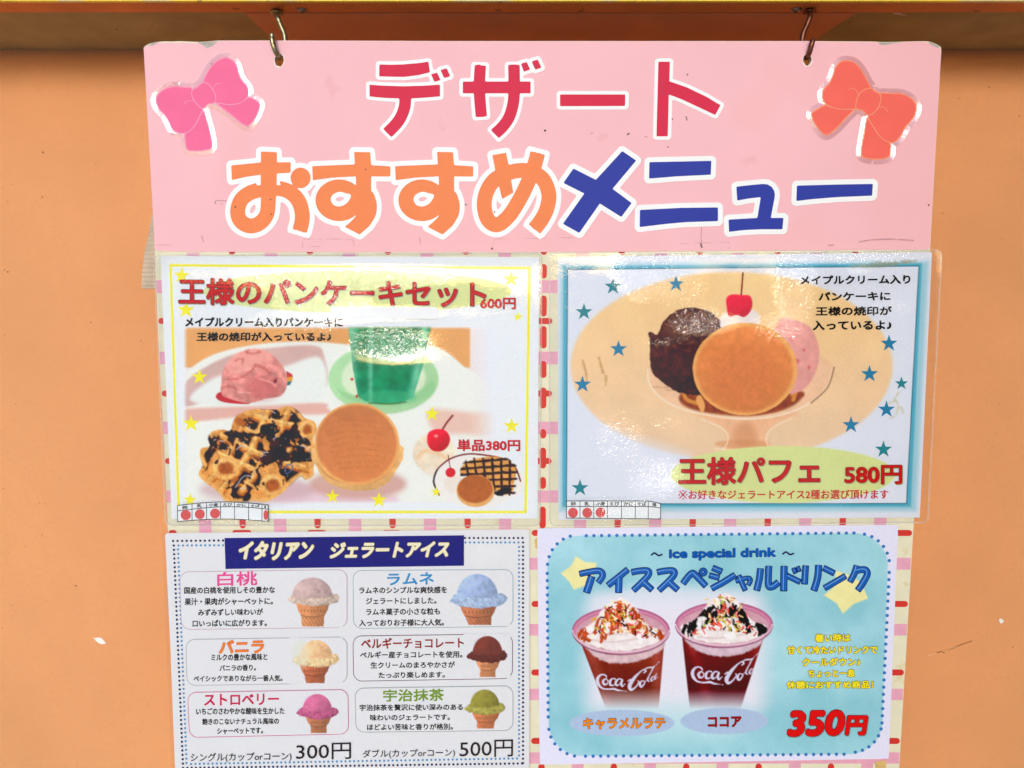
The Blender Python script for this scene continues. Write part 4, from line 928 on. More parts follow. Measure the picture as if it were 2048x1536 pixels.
for k in range(16): c.fill([('S', [(1302 + rs_.uniform(0, 50), 690 + k * 6), (1380 + rs_.uniform(0, 40), 688 + k * 6.3)], 2.0)], (110, 62, 46), 2.2, a=0.3, rag=2, seed=k)
c.fill([('Q', [(1440, 640), (1452, 624), (1475, 622), (1500, 618), (1520, 632), (1510, 660), (1450, 662)])], (236, 226, 222), 3, nz=0.05, ns=8)
c.fill([('S', [(1482, 594), (1484, 570), (1486, 545)], 3.2)], (130, 36, 22), 0.9)
c.fill([('Q', [(1453, 612), (1453, 596), (1464, 589), (1484, 590), (1500, 592), (1505, 608), (1500, 624), (1488, 634), (1474, 630), (1458, 632)])], (226, 46, 72), 1.4, nz=0.07, ns=7, shade=(0.3, 0.7, -0.15))
c.fill([('E', 1490, 738, 104.5, 92.5)], (238, 176, 104), 1.5, nz=0.05, ns=8, rag=0.8)
c.fill([('E', 1489, 739, 97, 86)], (226, 140, 80), 5, nz=0.07, ns=12, rag=1.5, shade=(0.0, 0.7, -0.08))
c.fill([('E', 1488, 750, 72, 60)], (214, 126, 74), 20, a=0.6, nz=0.08, ns=6)
c.fill([('Q', [(1400, 790), (1392, 800), (1404, 826), (1410, 810)])], (234, 168, 98), 2)
c.fill([('S', [(1352, 812), (1420, 831), (1500, 835), (1570, 824)], 2.5, 'round')], (246, 214, 180), 1.5, a=0.7)
c.fill([('E', 1566, 949, 224, 57)], (214, 222, 152), 2.0, nz=0.02, ns=40)
# old water stains under the film
for s in ([(1198, 716), (1201, 728), (1206, 745)], [(1166, 722), (1172, 745), (1174, 762)], [(1212, 752), (1212, 770)]): c.fill([('S', s, 4.5, 'round')], (176, 128, 72), 2.0, a=0.5, rag=2.5, rs=4)
for s in ([(1780, 806), (1792, 802), (1796, 815), (1790, 832), (1780, 836)], [(1798, 785), (1788, 800)], [(1802, 815), (1806, 825)]): c.fill([('S', s, 4, 'round')], (204, 200, 170), 2.2, a=0.7, rag=2.0, rs=5)
c.clip = None
c.fill([('Q', [(1700, 531), (1740, 526), (1790, 524), (1830, 519), (1828, 524), (1780, 532), (1720, 535)])], (150, 146, 120), 3, a=0.7, rag=4, rs=8)
c.obj('paper', p2, L2, h2)
bl = mat((30, 128, 168), 0.5, 0.03, name='blue_star_ink'); tl_ = mat((34, 134, 144), 0.5, 0.03, name='teal_star_ink')
for i, (x, y, r) in enumerate(((1226, 573, 18), (1168, 624, 18), (1237, 698, 18), (1165, 769, 18), (1160, 976, 18), (1352, 568, 17), (1778, 687, 18), (1739, 748, 18), (1803, 767, 14), (1773, 819, 18), (1702, 850, 18), (1767, 899, 18))):
    flat('star', star(x, y, r), tl_ if i in (0, 1, 4, 8, 11) else bl, p2, L2 + 0.0002, h2)
LT = L2 + 0.00035
text('メイプルクリーム入り', 1600, 551, 1821, 570, (16, 12, 14), p2, LT, 0.045, -2, hf=h2)
text('パンケーキに', 1637, 584, 1781, 602, (16, 12, 14), p2, LT, 0.045, -1, hf=h2)
text('王様の焼印が', 1631, 613, 1784, 632, (16, 12, 14), p2, LT, 0.045, -1, hf=h2)
text('入っているよ♪', 1625, 641, 1784, 661, (16, 12, 14), p2, LT, 0.045, -1, hf=h2)
text('王様パフェ', 1357, 915, 1640, 970, (200, 34, 46), p2, LT, 0.020, -2, rim=(126, 20, 34), hf=h2, rimoff=0.016, shadow=(170, 172, 130))
text('580円', 1689, 931, 1804, 969, (200, 34, 46), p2, LT, 0.022, -1, rim=(126, 20, 34), hf=h2, rimoff=0.018, shadow=(170, 172, 130))
for d_ in ([(1359, 982), (1373, 997)], [(1373, 982), (1359, 997)]): shape('lettering', [('S', d_, 2.0)], mat((200, 50, 58), 0.6, 0.05, 300, 0.1, name='ink'), p2, LT + 0.00002 * (d_[0][0] - 1350), cell=1.0, hf=h2)
for d_ in ((1366, 981.5), (1366, 997.5), (1358.5, 989.5), (1373.5, 989.5)): flat('lettering', disc(d_[0], d_[1], 1.6, 7), mat((200, 50, 58), 0.6, 0.05, 300, 0.1, name='ink'), p2, LT, h2)
text('お好きなジェラートアイス2種お選び頂けます', 1377, 980, 1777, 999, (200, 50, 58), p2, LT, 0.022, -1, hf=h2)
CR2 = [(1290, 548, 62, 54, 1.0), (1592, 570, 42, 78, 1.0), (1350, 580, 60, 40, .45), (1390, 640, 60, 30, .5), (1700, 512, 150, 16, .6), (1350, 512, 160, 9, .3), (1345, 683, 60, 9, .45), (1560, 655, 50, 30, .5), (1330, 845, 40, 12, .3), (1310, 960, 60, 50, .55), (1240, 880, 60, 60, .3), (1790, 615, 50, 16, .3)]
film('laminate', [(1098, 508), (1885, 499), (1856.5, 1046), (1098, 1053)], 13, p2, L2 + 0.0013, FILM, lambda x, y: 0.03 + blobs(x, y, CR2), h2)
film_edge([(1098, 508), (1885, 499), (1856.5, 1046), (1098, 1053)], 13, p2, L2 + 0.0013, h2)
allergen('allergen strip with three red dots taped at the bottom left of the parfait menu', [1133, 1160, 1187.5, 1215, 1243, 1270.5, 1296.5, 1321],
         lambda x: 1002 + 0.0 * x + 5 * max((x - 1290) / 31, 0) ** 1.5, lambda x: 1013 + 3 * max((x - 1290) / 31, 0) ** 2, lambda x: 1036 + 1.8 * (x - 1133) / 180,
         [(1146, 1025.5, 10, 1), (1174.5, 1025.5, 10, 1), (1201, 1025, 10, 1)], ['卵', '乳', '小麦', 'えび', 'かに', 'そば', '落'], L2 + 0.0018, h2,
         [(1127, 994), (1300, 992), (1331, 1048), (1127, 1046)], lambda x, y: 0.12 + blobs(x, y, [(1240, 1015, 60, 30, .7), (1230, 995, 60, 10, .5), (1290, 1035, 30, 14, .4)]), 0)

# ================================================================== poster 3: gelato
def h3(x, y): return 0.0003 * np.sin(np.asarray(x) / 150.0 + np.asarray(y) / 110.0)
p3 = thing('laminated_menu', 'white gelato flavour menu with six ice cream cones, lower left', 'menu sheet', P(700, 1300, 0.0012), 'laminated menu sheets on the board')
L3 = 0.0012
shape('paper', [('P', [(330, 1066.5), (1059, 1058.5), (1058.5, 1560), (352, 1560), (349.5, 1525), (341, 1300)])], mat((226, 234, 248), 0.5, 0.012, 20, 0.12, name='white_gloss_paper'), p3, L3, cell=8, hf=h3, thick=0.0002)
fl = mat_film('side_laminate', base_bump=0.2, rough=0.1, fac=0.5, tint=(0.97, 0.93, 0.93), haze=0.015)
film('laminate', [(323, 1060), (1061.5, 1055), (1061.5, 1562), (344, 1562)], 3, p3, L3 + 0.0010, fl, lambda x, y: 0.02 + blobs(x, y, [(965, 1110, 45, 45, .45), (560, 1062, 300, 5, .2)]), h3, cell=8)
flat('banner', [(449, 1076), (928, 1070.5), (928, 1131.5), (451, 1138)], mat((4, 38, 130), 0.5, 0.05, 30, 0.1, name='navy_ink'), p3, L3 + 0.0003, h3)
cy, cyr = (242, 240, 214), (222, 214, 96)
text('イタリアン', 478, 1083, 627, 1121, cy, p3, L3 + 0.0004, 0.035, -1, rim=cyr, hf=h3, rimoff=0.02, shear=7, arc=-3)
text('ジェラートアイス', 661, 1085, 899, 1117, cy, p3, L3 + 0.0004, 0.035, -3, rim=cyr, hf=h3, rimoff=0.02, shear=7, arc=0)
nv = mat((22, 32, 92), 0.5, 0.02, name='navy_dot_ink'); lb = mat((88, 152, 202), 0.5, 0.02, name='sky_dot_ink')
def dotline(a, b, n): return [(a[0] + (b[0] - a[0]) * i / n, a[1] + (b[1] - a[1]) * i / n) for i in range(n + 1)]
def diamond(x, y, r): return disc(x, y, r, 8)
D = dotline((346, 1082), (446, 1081), 11) + dotline((930, 1076), (1045, 1076), 13) + dotline((347.5, 1091), (366, 1536), 51) + dotline((1046, 1085), (1046, 1526), 51) + dotline((366, 1536), (1044, 1527), 79)
many('dotted_border', [diamond(x, y, 2.4) for x, y in D], nv, p3, L3 + 0.0003, h3, 'stuff')
D = dotline((357, 1091), (446, 1090.5), 10) + dotline((931, 1085), (1037, 1085), 12) + dotline((356, 1099), (373, 1526), 49) + dotline((1038, 1094), (1038, 1511), 49) + dotline((382, 1528), (1034, 1517), 76)
many('dotted_border', [diamond(x, y, 2.3) for x, y in D], lb, p3, L3 + 0.00028, h3, 'stuff')
CARDS = [((359.5, 1144), (694, 1139), (694, 1255), (363, 1259), (200, 172, 190)), ((706, 1141), (1026, 1139), (1026, 1253), (707, 1257), (150, 176, 186)), ((372, 1279), (694, 1274), (694, 1366), (374, 1371), (170, 176, 182)),
         ((706, 1272), (1025, 1268), (1025, 1357), (707, 1362.5), (104, 52, 84)), ((375, 1385), (696, 1379), (697, 1468), (379, 1475), (206, 90, 150)), ((710, 1376.5), (1026, 1371.5), (1026, 1461), (712, 1464.5), (150, 166, 166))]
wcard = mat((226, 234, 248), 0.5, 0.012, 20, 0.12, name='white_gloss_paper')
for q0, q1, q2, q3, col in CARDS:
    ln = shape('flavour_frame', [('R', [q0, q1, q2, q3], 17)], mat(col, 0.5, 0.02, name='frame_ink'), p3, L3 + 0.00042, off=0.6, cell=5, hf=h3)
    shape('card_face', [('R', [q0, q1, q2, q3], 17)], wcard, ln, L3 + 0.00054, off=-0.7, cell=5, hf=h3)
LT = L3 + 0.0007; BK = (14, 16, 26)
for s, x0, y0, x1, y1, col, rim in (('白桃', 434, 1144, 515, 1173, (232, 90, 158), None), ('ラムネ', 774, 1146, 868, 1171, (60, 150, 210), None), ('バニラ', 438, 1281, 528, 1308, (240, 140, 60), (214, 70, 40)), ('ベルギーチョコレート', 722, 1276, 928, 1298, (150, 24, 40), None),
                               ('ストロベリー', 408, 1388, 558, 1412, (206, 24, 92), None), ('宇治抹茶', 766, 1379, 888, 1404, (120, 158, 44), None)):
    text(s, x0, y0, x1, y1, col, p3, LT, 0.03, -2, hf=h3, rim=rim, rimoff=0.02)
for s, x0, y0, x1, y1 in (('国産の白桃を使用しその豊かな', 368, 1174, 550, 1188), ('果汁・果肉がシャーベットに。', 369, 1196, 546, 1211), ('みずみずしい味わいが', 396, 1218, 526, 1232), ('口いっぱいに広がります。', 385, 1240, 534, 1254),
                          ('ラムネのシンプルな爽快感を', 718, 1174, 894, 1188), ('ジェラートにしました。', 732, 1196, 873, 1209), ('ラムネ菓子の小さな粒も', 732, 1217, 880, 1231), ('入っておりお子様に大人気。', 718, 1239, 888, 1253),
                          ('ミルクの豊かな風味と', 422, 1308, 535, 1322), ('バニラの香り。', 439, 1330, 512, 1343), ('ベイシックでありながら一番人気。', 387, 1351, 565, 1364),
                          ('ベルギー産チョコレートを使用。', 720, 1303, 925, 1317), ('生クリームのまろやかさが', 741, 1324, 910, 1337), ('たっぷり楽しめます。', 757, 1344, 890, 1357),
                          ('いちごのさわやかな酸味を生かした', 392, 1416, 569, 1430), ('飽きのこないナチュラル風味の', 404, 1437, 558, 1450), ('シャーベットです。', 434, 1456, 526, 1469),
                          ('宇治抹茶を贅沢に使い深みのある', 719, 1409, 926, 1422), ('味わいのジェラートです。', 740, 1429, 900, 1442), ('ほどよい苦味と香りが格別。', 734, 1448, 906, 1461)):
    text(s, x0, y0, x1, y1, BK, p3, LT, 0.032, -1.5, hf=h3)
text('シングル(カップorコーン)', 381, 1507, 583, 1526, (18, 14, 20), p3, LT, 0.008, -3, hf=h3)
text('ダブル(カップorコーン)', 725, 1500, 910, 1518, (18, 14, 20), p3, LT, 0.008, -3, hf=h3)
text('300円', 592, 1488, 702, 1521, (54, 18, 26), p3, LT, 0.004, -3, hf=h3)
text('500円', 919, 1482, 1026, 1516, (54, 18, 26), p3, LT, 0.004, -3, hf=h3)
def cone(dx0, dx1, ty, bx0, bx1, by0, by1, cx0, cx1, cx2, cx3, cy1, dome, brim, conec, seed, glow=None):
    x0, x1, y0, y1 = bx0 - 6, bx1 + 6, ty - 5, cy1 + 2
    c = Canvas([(x0, y0), (x1, y0), (x1, y1), (x0, y1)], 1.1, (226, 234, 248)); bm = (by0 + by1) / 2
    c.fill([('P', [(cx0, by1 - 6), (cx1, by1 - 6), (cx1 - 6, by1 + (cy1 - by1) * .3), (cx1 - 11, by1 + (cy1 - by1) * .5), (cx3, cy1), (cx2, cy1), (cx0 + 11, by1 + (cy1 - by1) * .5), (cx0 + 6, by1 + (cy1 - by1) * .3)])],
           lambda x, y: lerp(np.array(conec) * 1.12, np.array(conec) * 0.72, (x - cx2) / (cx3 - cx2 + 20)), 1.0, nz=0.12, ns=6, seed=seed, rag=0.7, rs=4)
    ccl = c.mask([('P', [(cx0, by1 - 6), (cx1, by1 - 6), (cx1 - 11, by1 + (cy1 - by1) * .5), (cx3, cy1), (cx2, cy1), (cx0 + 11, by1 + (cy1 - by1) * .5)])]); c.clip = ccl
    yl = by1 + (cy1 - by1) * .52
    c.fill([('S', [(cx0 + 6, yl - 2), ((cx0 + cx1) / 2, yl + 2), (cx1 - 6, yl - 3)], 2.2)], np.array(conec) * 0.62, 1.2, a=0.7)
    for k in range(7): xx = cx2 + (cx3 - cx2) * k / 6; c.fill([('S', [(xx - 6, yl + 3), (xx + 6, cy1)], 1.4, 'hard')], np.array(conec) * 0.64, 1.0, a=0.55)
    for k in range(8): xx = cx0 + 12 + (cx1 - cx0 - 24) * k / 7; c.fill([('E', xx, by1 + (cy1 - by1) * .27, 1.6, 3.2)], np.array(conec) * 0.66, 1.0, a=0.5)
    c.clip = None
    bp = [(bx0, bm + 1), (bx0 + 8, by0 + 2), (dx0 + 6, by0 + 1), ((dx0 + dx1) / 2, by0 + 3), (dx1 - 6, by0), (bx1 - 8, by0 - 1), (bx1, bm - 4), (bx1 - 4, bm + 4), (dx1, by1 - 3), ((dx0 + dx1) / 2 + 8, by1 + 2), ((dx0 + dx1) / 2 - 12, by1), (dx0 + 4, by1 - 3), (bx0 + 8, bm + 6)]
    mid = (dx0 + dx1) / 2; r = (dx1 - dx0) / 2; ry = by0 + 6 - ty
    c.fill([('Q', bp)], brim, 1.2, nz=0.30, ns=5, seed=seed + 2, rag=2.2, rs=5, shade=(0.5, 0.5, -0.12))
    c.fill([('E', mid, ty + ry, r, ry), ('-P', [(dx0 - 9, by0 + 8), (dx1 + 9, by0 + 8), (dx1 + 9, cy1 + 30), (dx0 - 9, cy1 + 30)])], dome, 1.2, nz=0.16, ns=7, seed=seed + 4, shade=(0.55, 0.4, -0.20))
    c.fill([('E', mid - r * .35, ty + ry * .5, r * .4, ry * .3)], np.clip(np.array(dome, float) * 1.18, 0, 255), 8, a=0.55)
    c.fill([('Q', [(x, y + 5) for x, y in bp[1:6]] + [(x, y - 2) for x, y in bp[9:12]])], np.clip(np.array(brim, float) * 1.10, 0, 255), 2.5, a=0.55, nz=0.35, ns=4, rag=2.5, rs=4, seed=seed + 9)
    if glow: c.fill([('E', bx0 + 14, (ty + by1) / 2, 18, 30)], glow, 10, a=0.6)
    o = c.obj('ice_cream_picture', p3, L3 + 0.00062, h3, 0.0); return o
CN = (206, 140, 90)
cone(584, 665, 1155, 575, 679, 1188, 1210, 591, 660, 604, 647, 1253, (190, 168, 166), (198, 182, 168), (212, 146, 96), 1)
cone(913, 996, 1148, 900, 1014, 1188, 1215, 919, 994, 937, 982, 1250, (152, 178, 216), (158, 184, 216), (188, 118, 80), 2)
cone(599, 665, 1280, 585, 679, 1309, 1333, 598, 661, 612, 649, 1366, (232, 190, 142), (226, 200, 150), (184, 104, 66), 3, glow=(222, 232, 208))
cone(945, 1005, 1272, 933, 1015, 1302, 1324, 950, 1002, 959, 991, 1354, (116, 52, 40), (92, 38, 32), (208, 142, 92), 4)
cone(605, 664, 1388, 593, 677, 1415, 1437, 610, 664, 622, 653, 1466, (198, 106, 148), (180, 88, 130), (188, 124, 84), 5)
cone(940, 999, 1379, 929, 1011, 1407, 1428, 943, 1001, 954, 987, 1457, (140, 138, 52), (164, 162, 76), (204, 126, 78), 6)

# ================================================================== poster 4: iced drinks
def h4(x, y):
    x = np.asarray(x, float); y = np.asarray(y, float)
    return 0.0004 * np.sin(x / 170.0 - y / 100.0) + 0.0022 * np.clip((y - 1440) / 90, 0, 1) ** 2
p4 = thing('laminated_menu', 'light blue iced drink menu with two cups and dotted border, lower right', 'menu sheet', P(1430, 1290, 0.0012), 'laminated menu sheets on the board')
L4 = 0.0016
shape('paper_back', [('P', [(1074.5, 1056.5), (1796.5, 1049.5), (1777.5, 1517.5), (1079.5, 1529.5)])], mat((222, 222, 244), 0.5, 0.01, 20, name='white_paper_back'), p4, L4, cell=12, hf=h4, thick=0.0002)
c = Canvas([(1075, 1057), (1796, 1050), (1777, 1517), (1080, 1529)], 1.45, (224, 222, 242)); X, Y = c.X, c.Y
bgq = [(1094, 1072), (1778, 1066), (1762, 1508), (1098, 1512)]
def teal(x, y):
    n = fbm(x, y, 120, 71, 4); n2 = fbm(x, y, 40, 75, 4); t = np.clip((n - 0.35) / 0.4, 0, 1)
    return lerp((136, 194, 206), (178, 220, 230), 0.65 * t + 0.35 * n2)
c.fill([('R', bgq, 66)], teal, 1.6)
c.clip = c.mask([('R', bgq, 66)])
c.fill([('R', [(1172, 1190), (1530, 1186), (1530, 1425), (1172, 1425)], 30)], (226, 224, 236), 34, a=1.0)
c.fill([('E', 1345, 1200, 160, 26)], (226, 224, 236), 16, a=0.6); c.fill([('E', 1350, 1440, 150, 40)], (200, 224, 230), 30, a=0.5)
for st in (zp([('P', [(470, 370), (560, 430), (685, 440), (655, 540), (620, 650), (450, 715), (400, 630), (315, 545), (420, 470)])], 1060, 1040, 5.12), zp([('P', [(1190, 520), (1320, 560), (1450, 640), (1515, 805), (1370, 860), (1258, 960), (1190, 850), (1060, 770), (1165, 690)])], 1440, 1040, 5.12)):
    c.fill(st, (236, 228, 164), 1.8, nz=0.03, ns=20)
c.clip = None
def drink(cx, cyr, rx, ry, L, R, col1, col2, sauce, n, sx, seed, foam):
    body = [('P', [L[0], R[0], R[1], L[1]])]
    def bc(x, y):
        t = (y - L[0][1]) / (L[1][1] - L[0][1]); cc = lerp(col1, col2, np.clip(t * 1.4, 0, 1)); e = np.exp(-((x - R[0][0] + 14) / 12) ** 2) + np.exp(-((x - L[0][0] - 14 - (y - L[0][1]) * .3) / 12) ** 2)
        return cc + 26 * np.clip(e, 0, 1)[:, None] * np.array([1.1, .6, .7])
    fade = np.clip((1418 - Y) / 42, 0, 1); c.clip = fade
    c.fill(body, bc, 1.4, nz=0.12, ns=22, seed=seed)
    c.clip = None
    c.fill([('E', cx, cyr, rx, ry)], (196, 122, 152), 1.4, nz=0.05)                       # inside of rim
    c.fill([('E', cx, cyr + 4, rx - 7, ry - 6)], (206, 158, 172), 2.0, nz=0.07)
    # foam band under the rim
    c.fill([('Q', [(L[0][0] + 6, cyr + 22), (cx - rx * .4, cyr + ry - 4), (cx, cyr + ry), (cx + rx * .5, cyr + ry - 8), (R[0][0] - 2, cyr + 22), (R[0][0] - 6, cyr + 38), (cx + rx * .4, cyr + ry + 12), (cx, cyr + ry + 18), (cx - rx * .35, cyr + ry + 14), (L[0][0] + 16, cyr + 42)])], foam, 2.5, nz=0.10, ns=10, rag=2)
    # cream mound
    top = n[0]; mp = [(top[0] - 8, top[1] + 4), (top[0] + 8, top[1]), (top[0] + 34, top[1] + 20), (top[0] + 56, top[1] + 52), (cx + rx - 13, cyr + 2), (cx + rx - 17, cyr + 18), (cx + rx * .3, cyr + ry - 10), (cx - rx * .3, cyr + ry - 10), (cx - rx + 17, cyr + 20), (cx - rx + 12, cyr + 2), (top[0] - 52, top[1] + 48), (top[0] - 30, top[1] + 18)]
    mound = [('Q', mp)]; c.fill(mound, (236, 226, 226), 1.8, nz=0.07, ns=9, seed=seed + 3, rag=2.5, rs=7)
    mk = c.mask(mound); c.clip = mk; r = np.random.RandomState(seed)
    for k in range(5): yy = top[1] + 14 + k * 15; w_ = 20 + k * 13; c.fill([('S', [(cx - w_, yy + 8), (cx - w_ * .3, yy + 14), (cx + w_ * .4, yy + 8), (cx + w_, yy - 2)], 3.5)], (206, 178, 176), 2.5, a=0.55)
    for k in range(44):
        a = r.uniform(-1, 1); xx = cx + a * (rx - 16); y0 = top[1] + 16 + abs(a) * 46 + r.uniform(-8, 10); ln = r.uniform(12, 46)
        c.fill([('S', [(xx, y0), (xx + a * 9 + r.uniform(-4, 4), y0 + ln * .5), (xx + a * 13 + r.uniform(-6, 6), y0 + ln)], r.uniform(4, 9), 'round')], sauce, 1.2, a=0.92, rag=2.4, rs=5, seed=k, nz=0.2, ns=6)
    for k in range(20):
        xx, yy = cx + r.uniform(-.75, .75) * rx, cyr + r.uniform(-22, 30); c.fill([('E', xx, yy, r.uniform(4, 10), r.uniform(4, 8))], (244, 238, 240), 1.6, a=0.9, rag=1.5)
    c.clip = None
    pal = [(236, 96, 70), (228, 170, 70), (176, 184, 70), (240, 120, 130), (250, 236, 190), (40, 26, 30), (206, 72, 60), (238, 200, 140)]
    for k in range(sx):
        t = r.rand() ** 0.8; xx = top[0] + r.normal(0, 1) * (12 + 26 * t); yy = top[1] + 2 + t * 66 + abs(xx - top[0]) * .25; a = r.uniform(0, math.pi); l = r.uniform(2.5, 4.5)
        if yy < cyr + ry - 10 and ((xx - cx) / (rx - 18)) ** 2 + ((yy - cyr) / (ry + 30)) ** 2 < 1.9 and abs(xx - cx) < rx - 20: c.fill([('S', [(xx - l * math.cos(a), yy - l * math.sin(a)), (xx + l * math.cos(a), yy + l * math.sin(a))], 3.0, 'round')], pal[r.randint(len(pal))], 0.8, a=0.95)
    # front lip of the clear cup
    aa = np.linspace(0.02 * math.pi, 0.98 * math.pi, 14); lip = [(cx + rx * math.cos(a), cyr + ry * math.sin(a)) for a in aa]
    c.fill([('S', lip, 3.0, 'round')], (150, 92, 120), 1.1, a=0.85); c.fill([('S', [(x, y - 4.5) for x, y in lip], 3.2, 'round')], (232, 204, 218), 1.4, a=0.75)
    aa = np.linspace(1.02 * math.pi, 1.98 * math.pi, 14); c.clip = 1 - mk; c.fill([('S', [(cx + rx * math.cos(a), cyr + ry * math.sin(a)) for a in aa], 2.4, 'round')], (168, 84, 126), 1.1, a=0.9)
    c.fill([('S', [(cx + (rx - 5) * math.cos(a), cyr + 1 + (ry - 4) * math.sin(a)) for a in aa], 1.4, 'round')], (222, 150, 184), 1.1, a=0.9); c.clip = None
drink(1242, 1262, 97, 47, [(1163, 1290), (1213, 1420)], [(1329, 1280), (1317, 1420)], (138, 62, 50), (112, 52, 40), (178, 74, 44), [(1238, 1196)], 120, 11, (214, 184, 190))
drink(1448, 1250, 97, 45, [(1364, 1272), (1380, 1420)], [(1527, 1276), (1481, 1418)], (124, 50, 44), (84, 18, 24), (26, 12, 14), [(1446, 1188)], 120, 12, (212, 186, 200))
# cup script
script(c, 1060, 1270, 1.0, (214, 210, 234), 0.97)
c.clip = np.clip((1529 - (Y - 1276) * .33 - X) / 3, 0, 1); script(c, 1385 - 690 / 5.12 * 1.06, 1334 - 405 / 5.12 * 1.06, 1.06, (214, 210, 234), 0.97); c.clip = None
for (x, y, rx, ry) in ((1243.5, 1446, 105, 26.5), (1449, 1442, 88, 26.5)): c.fill([('E', x, y, rx, ry)], (172, 192, 220), 1.4, nz=0.02)
c.obj('print', p4, L4 + 0.0002, h4)
D = []
def arc(cx, cy, r, a0, a1, n): return [(cx + r * math.cos(math.radians(a0 + (a1 - a0) * i / n)), cy + r * math.sin(math.radians(a0 + (a1 - a0) * i / n))) for i in range(n + 1)]
D = dotline((1172.5, 1071.5), (1708, 1066), 35) + arc(1716, 1130, 63, -78, -8, 5)[0:] + dotline((1778.5, 1145), (1764, 1446), 21) + arc(1702, 1443, 62, 14, 82, 5) + dotline((1688, 1508.5), (1171, 1512.5), 34) + arc(1160, 1450, 63, 100, 172, 5) + dotline((1096.5, 1434), (1094.5, 1147), 20) + arc(1158, 1133, 63, 184, 254, 5)
many('dotted_border', [disc(x, y, 3.5, 10) for x, y in D], mat((66, 122, 186), 0.5, 0.03, name='blue_dot_ink'), p4, L4 + 0.0004, h4, 'stuff')
LT = L4 + 0.0005; BU, BUD = (40, 96, 176), (24, 44, 92)
def glyph(prims, o3, rimw=1.3, lw=None):
    pr = zp(prims, *o3)
    shape('lettering_outline', pr, mat(BUD, 0.5, 0.03, name='dark_blue_ink'), p4, LT, off=rimw, cell=1.8, hf=h4)
    shape('lettering', pr, mat(BU, 0.45, 0.05, 90, name='blue_ink'), p4, LT + 0.00015, off=-0.2, cell=1.8, hf=h4)
    shape('lettering_highlight', [(p[0], [(x - 1.0, y - 1.2) for x, y in p[1]]) + tuple([p[2] * 0.16] if p[0] == 'S' else []) + tuple(p[3:]) for p in pr if p[0] == 'S'] or pr, mat((110, 158, 214), 0.45, 0.03, name='light_blue_ink'), p4, LT + 0.0003, cell=1.4, hf=h4) if any(p[0] == 'S' for p in pr) else None
ZA = (1060, 1040, 5.12); ZB = (1440, 1040, 5.12)
glyph([('S', [(510, 552), (600, 533), (690, 520), (735, 535), (742, 580), (700, 640)], 54), ('S', [(632, 580), (580, 742)], 66)], ZA)
glyph([('S', [(1000, 508), (900, 590), (800, 668)], 56, 'hard'), ('S', [(912, 600), (907, 742)], 62)], ZA)
for dx in (0, 262): glyph([('S', [(1043 + dx, 535), (1130 + dx, 520), (1205 + dx, 520), (1215 + dx, 560), (1150 + dx, 635), (1060 + dx, 720)], 56), ('S', [(1165 + dx, 640), (1250 + dx, 715)], 58)], ZA)
glyph([('S', [(1568, 650), (1625, 575), (1665, 545), (1700, 570), (1800, 675)], 58), ('E', 1773, 533, 40, 40), ('-E', 1773, 533, 15, 15)], ZA)
glyph([('S', [(1872, 490), (1962, 528)], 54), ('S', [(1838, 566), (1935, 592)], 50), ('S', [(1862, 702), (1960, 650), (2098, 565)], 56, 'hard')], ZA)
glyph([('S', [(165, 628), (250, 600), (300, 597), (312, 622), (290, 665)], 38), ('S', [(192, 570), (258, 720)], 46)], ZB)
glyph([('S', [(415, 500), (402, 610), (376, 720)], 60), ('S', [(500, 475), (495, 600), (500, 680), (545, 680), (598, 638)], 60)], ZB)
glyph([('S', [(657, 475), (652, 725)], 62), ('S', [(690, 572), (820, 635)], 50), ('S', [(752, 495), (772, 545)], 34), ('S', [(797, 478), (815, 526)], 32)], ZB)
glyph([('S', [(877, 470), (866, 655)], 58), ('S', [(1010, 465), (1000, 590), (962, 722)], 62)], ZB)
glyph([('S', [(1062, 492), (1168, 545)], 54), ('S', [(1072, 698), (1284, 574)], 54)], ZB)
glyph([('S', [(1400, 470), (1375, 550), (1332, 632)], 56), ('S', [(1392, 520), (1450, 508), (1495, 515), (1508, 560), (1460, 650), (1412, 720)], 58)], ZB)
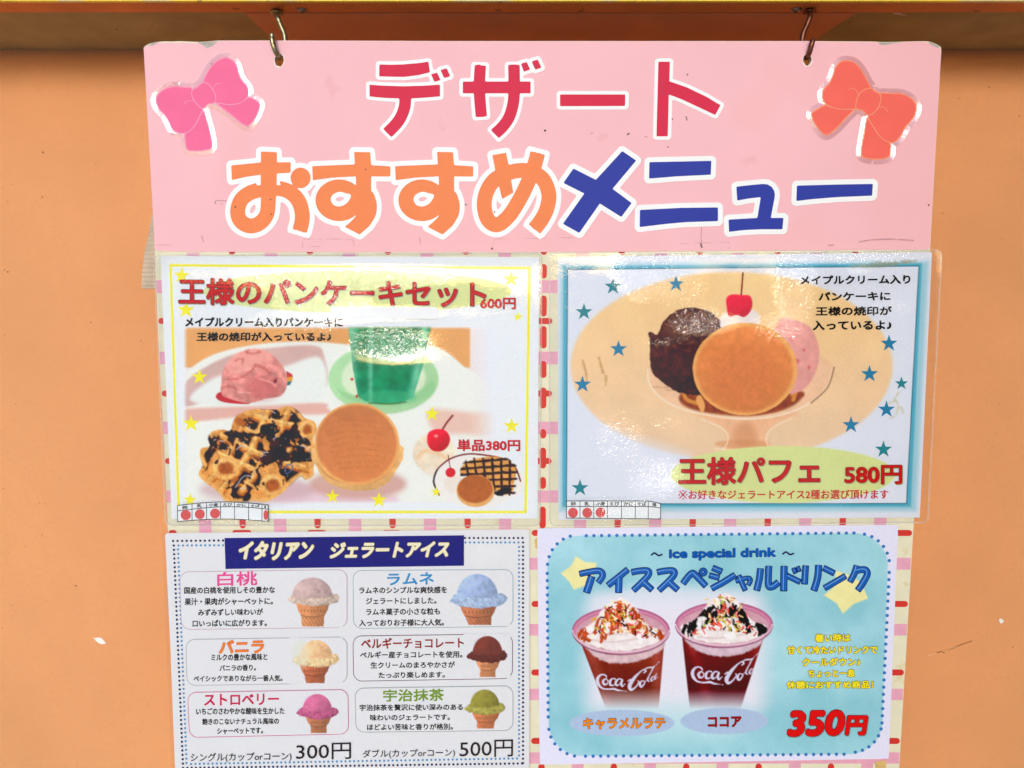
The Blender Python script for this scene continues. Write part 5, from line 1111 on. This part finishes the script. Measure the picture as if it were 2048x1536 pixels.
text('ice special drink', 1338, 1098, 1552, 1122, BU, p4, LT, 0.045, -3, rim=BUD, hf=h4, rimoff=0.02)
for x in (1303, 1566): shape('tilde', [('S', [(x, 1110 - (x > 1500) * 2), (x + 6, 1106 - (x > 1500) * 2), (x + 14, 1111 - (x > 1500) * 2), (x + 21, 1109 - (x > 1500) * 2)], 3.4, 'round')], mat(BUD, 0.5, 0.03, name='dark_blue_ink'), p4, LT, cell=1.4, hf=h4)
YE, YR = (246, 222, 60), (104, 84, 26)
for s, x0, y0, x1, y1 in (('暑い時は', 1630, 1268, 1701, 1285), ('甘くて冷たいドリンクで', 1574, 1292, 1755, 1309), ('クールダウン♪', 1604, 1316, 1721, 1333), ('ちょっと一息', 1616, 1339, 1710, 1355), ('休憩におすすめ商品！', 1573, 1362, 1747, 1378)):
    text(s, x0, y0, x1, y1, YE, p4, LT, 0.045, -1, rim=YR, hf=h4, rimoff=0.04)
text('350', 1577, 1421, 1690, 1474, (216, 24, 32), p4, LT, 0.045, -2, rim=(120, 14, 28), hf=h4, rimoff=0.014, shear=7, shadow=(120, 168, 172))
text('円', 1692, 1431, 1734, 1471, (216, 24, 32), p4, LT, 0.050, 0, rim=(120, 14, 28), hf=h4, rimoff=0.02, shear=5, shadow=(120, 168, 172))
text('キャラメルラテ', 1166, 1436, 1331, 1459, (238, 140, 44), p4, LT, 0.030, -1, rim=(126, 60, 22), hf=h4, rimoff=0.026)
text('ココア', 1416, 1434, 1483, 1455, (160, 22, 36), p4, LT, 0.030, -1, rim=(90, 16, 28), hf=h4, rimoff=0.022)

# small yellow tape remnants on the gingham
tpm = mat((212, 176, 110), 0.5, 0.2, 200, name='aged_tape')
for pts in ([(1069, 1080), (1075, 1074), (1075, 1098), (1070, 1096)], [(1750, 1524), (1771, 1520), (1773, 1548), (1752, 1550)]): flat('tape_mark', pts, tpm, board, 0.0005)
SC.cycles.max_bounces = 8; SC.cycles.transparent_max_bounces = 16
SC.cycles.use_denoising = True
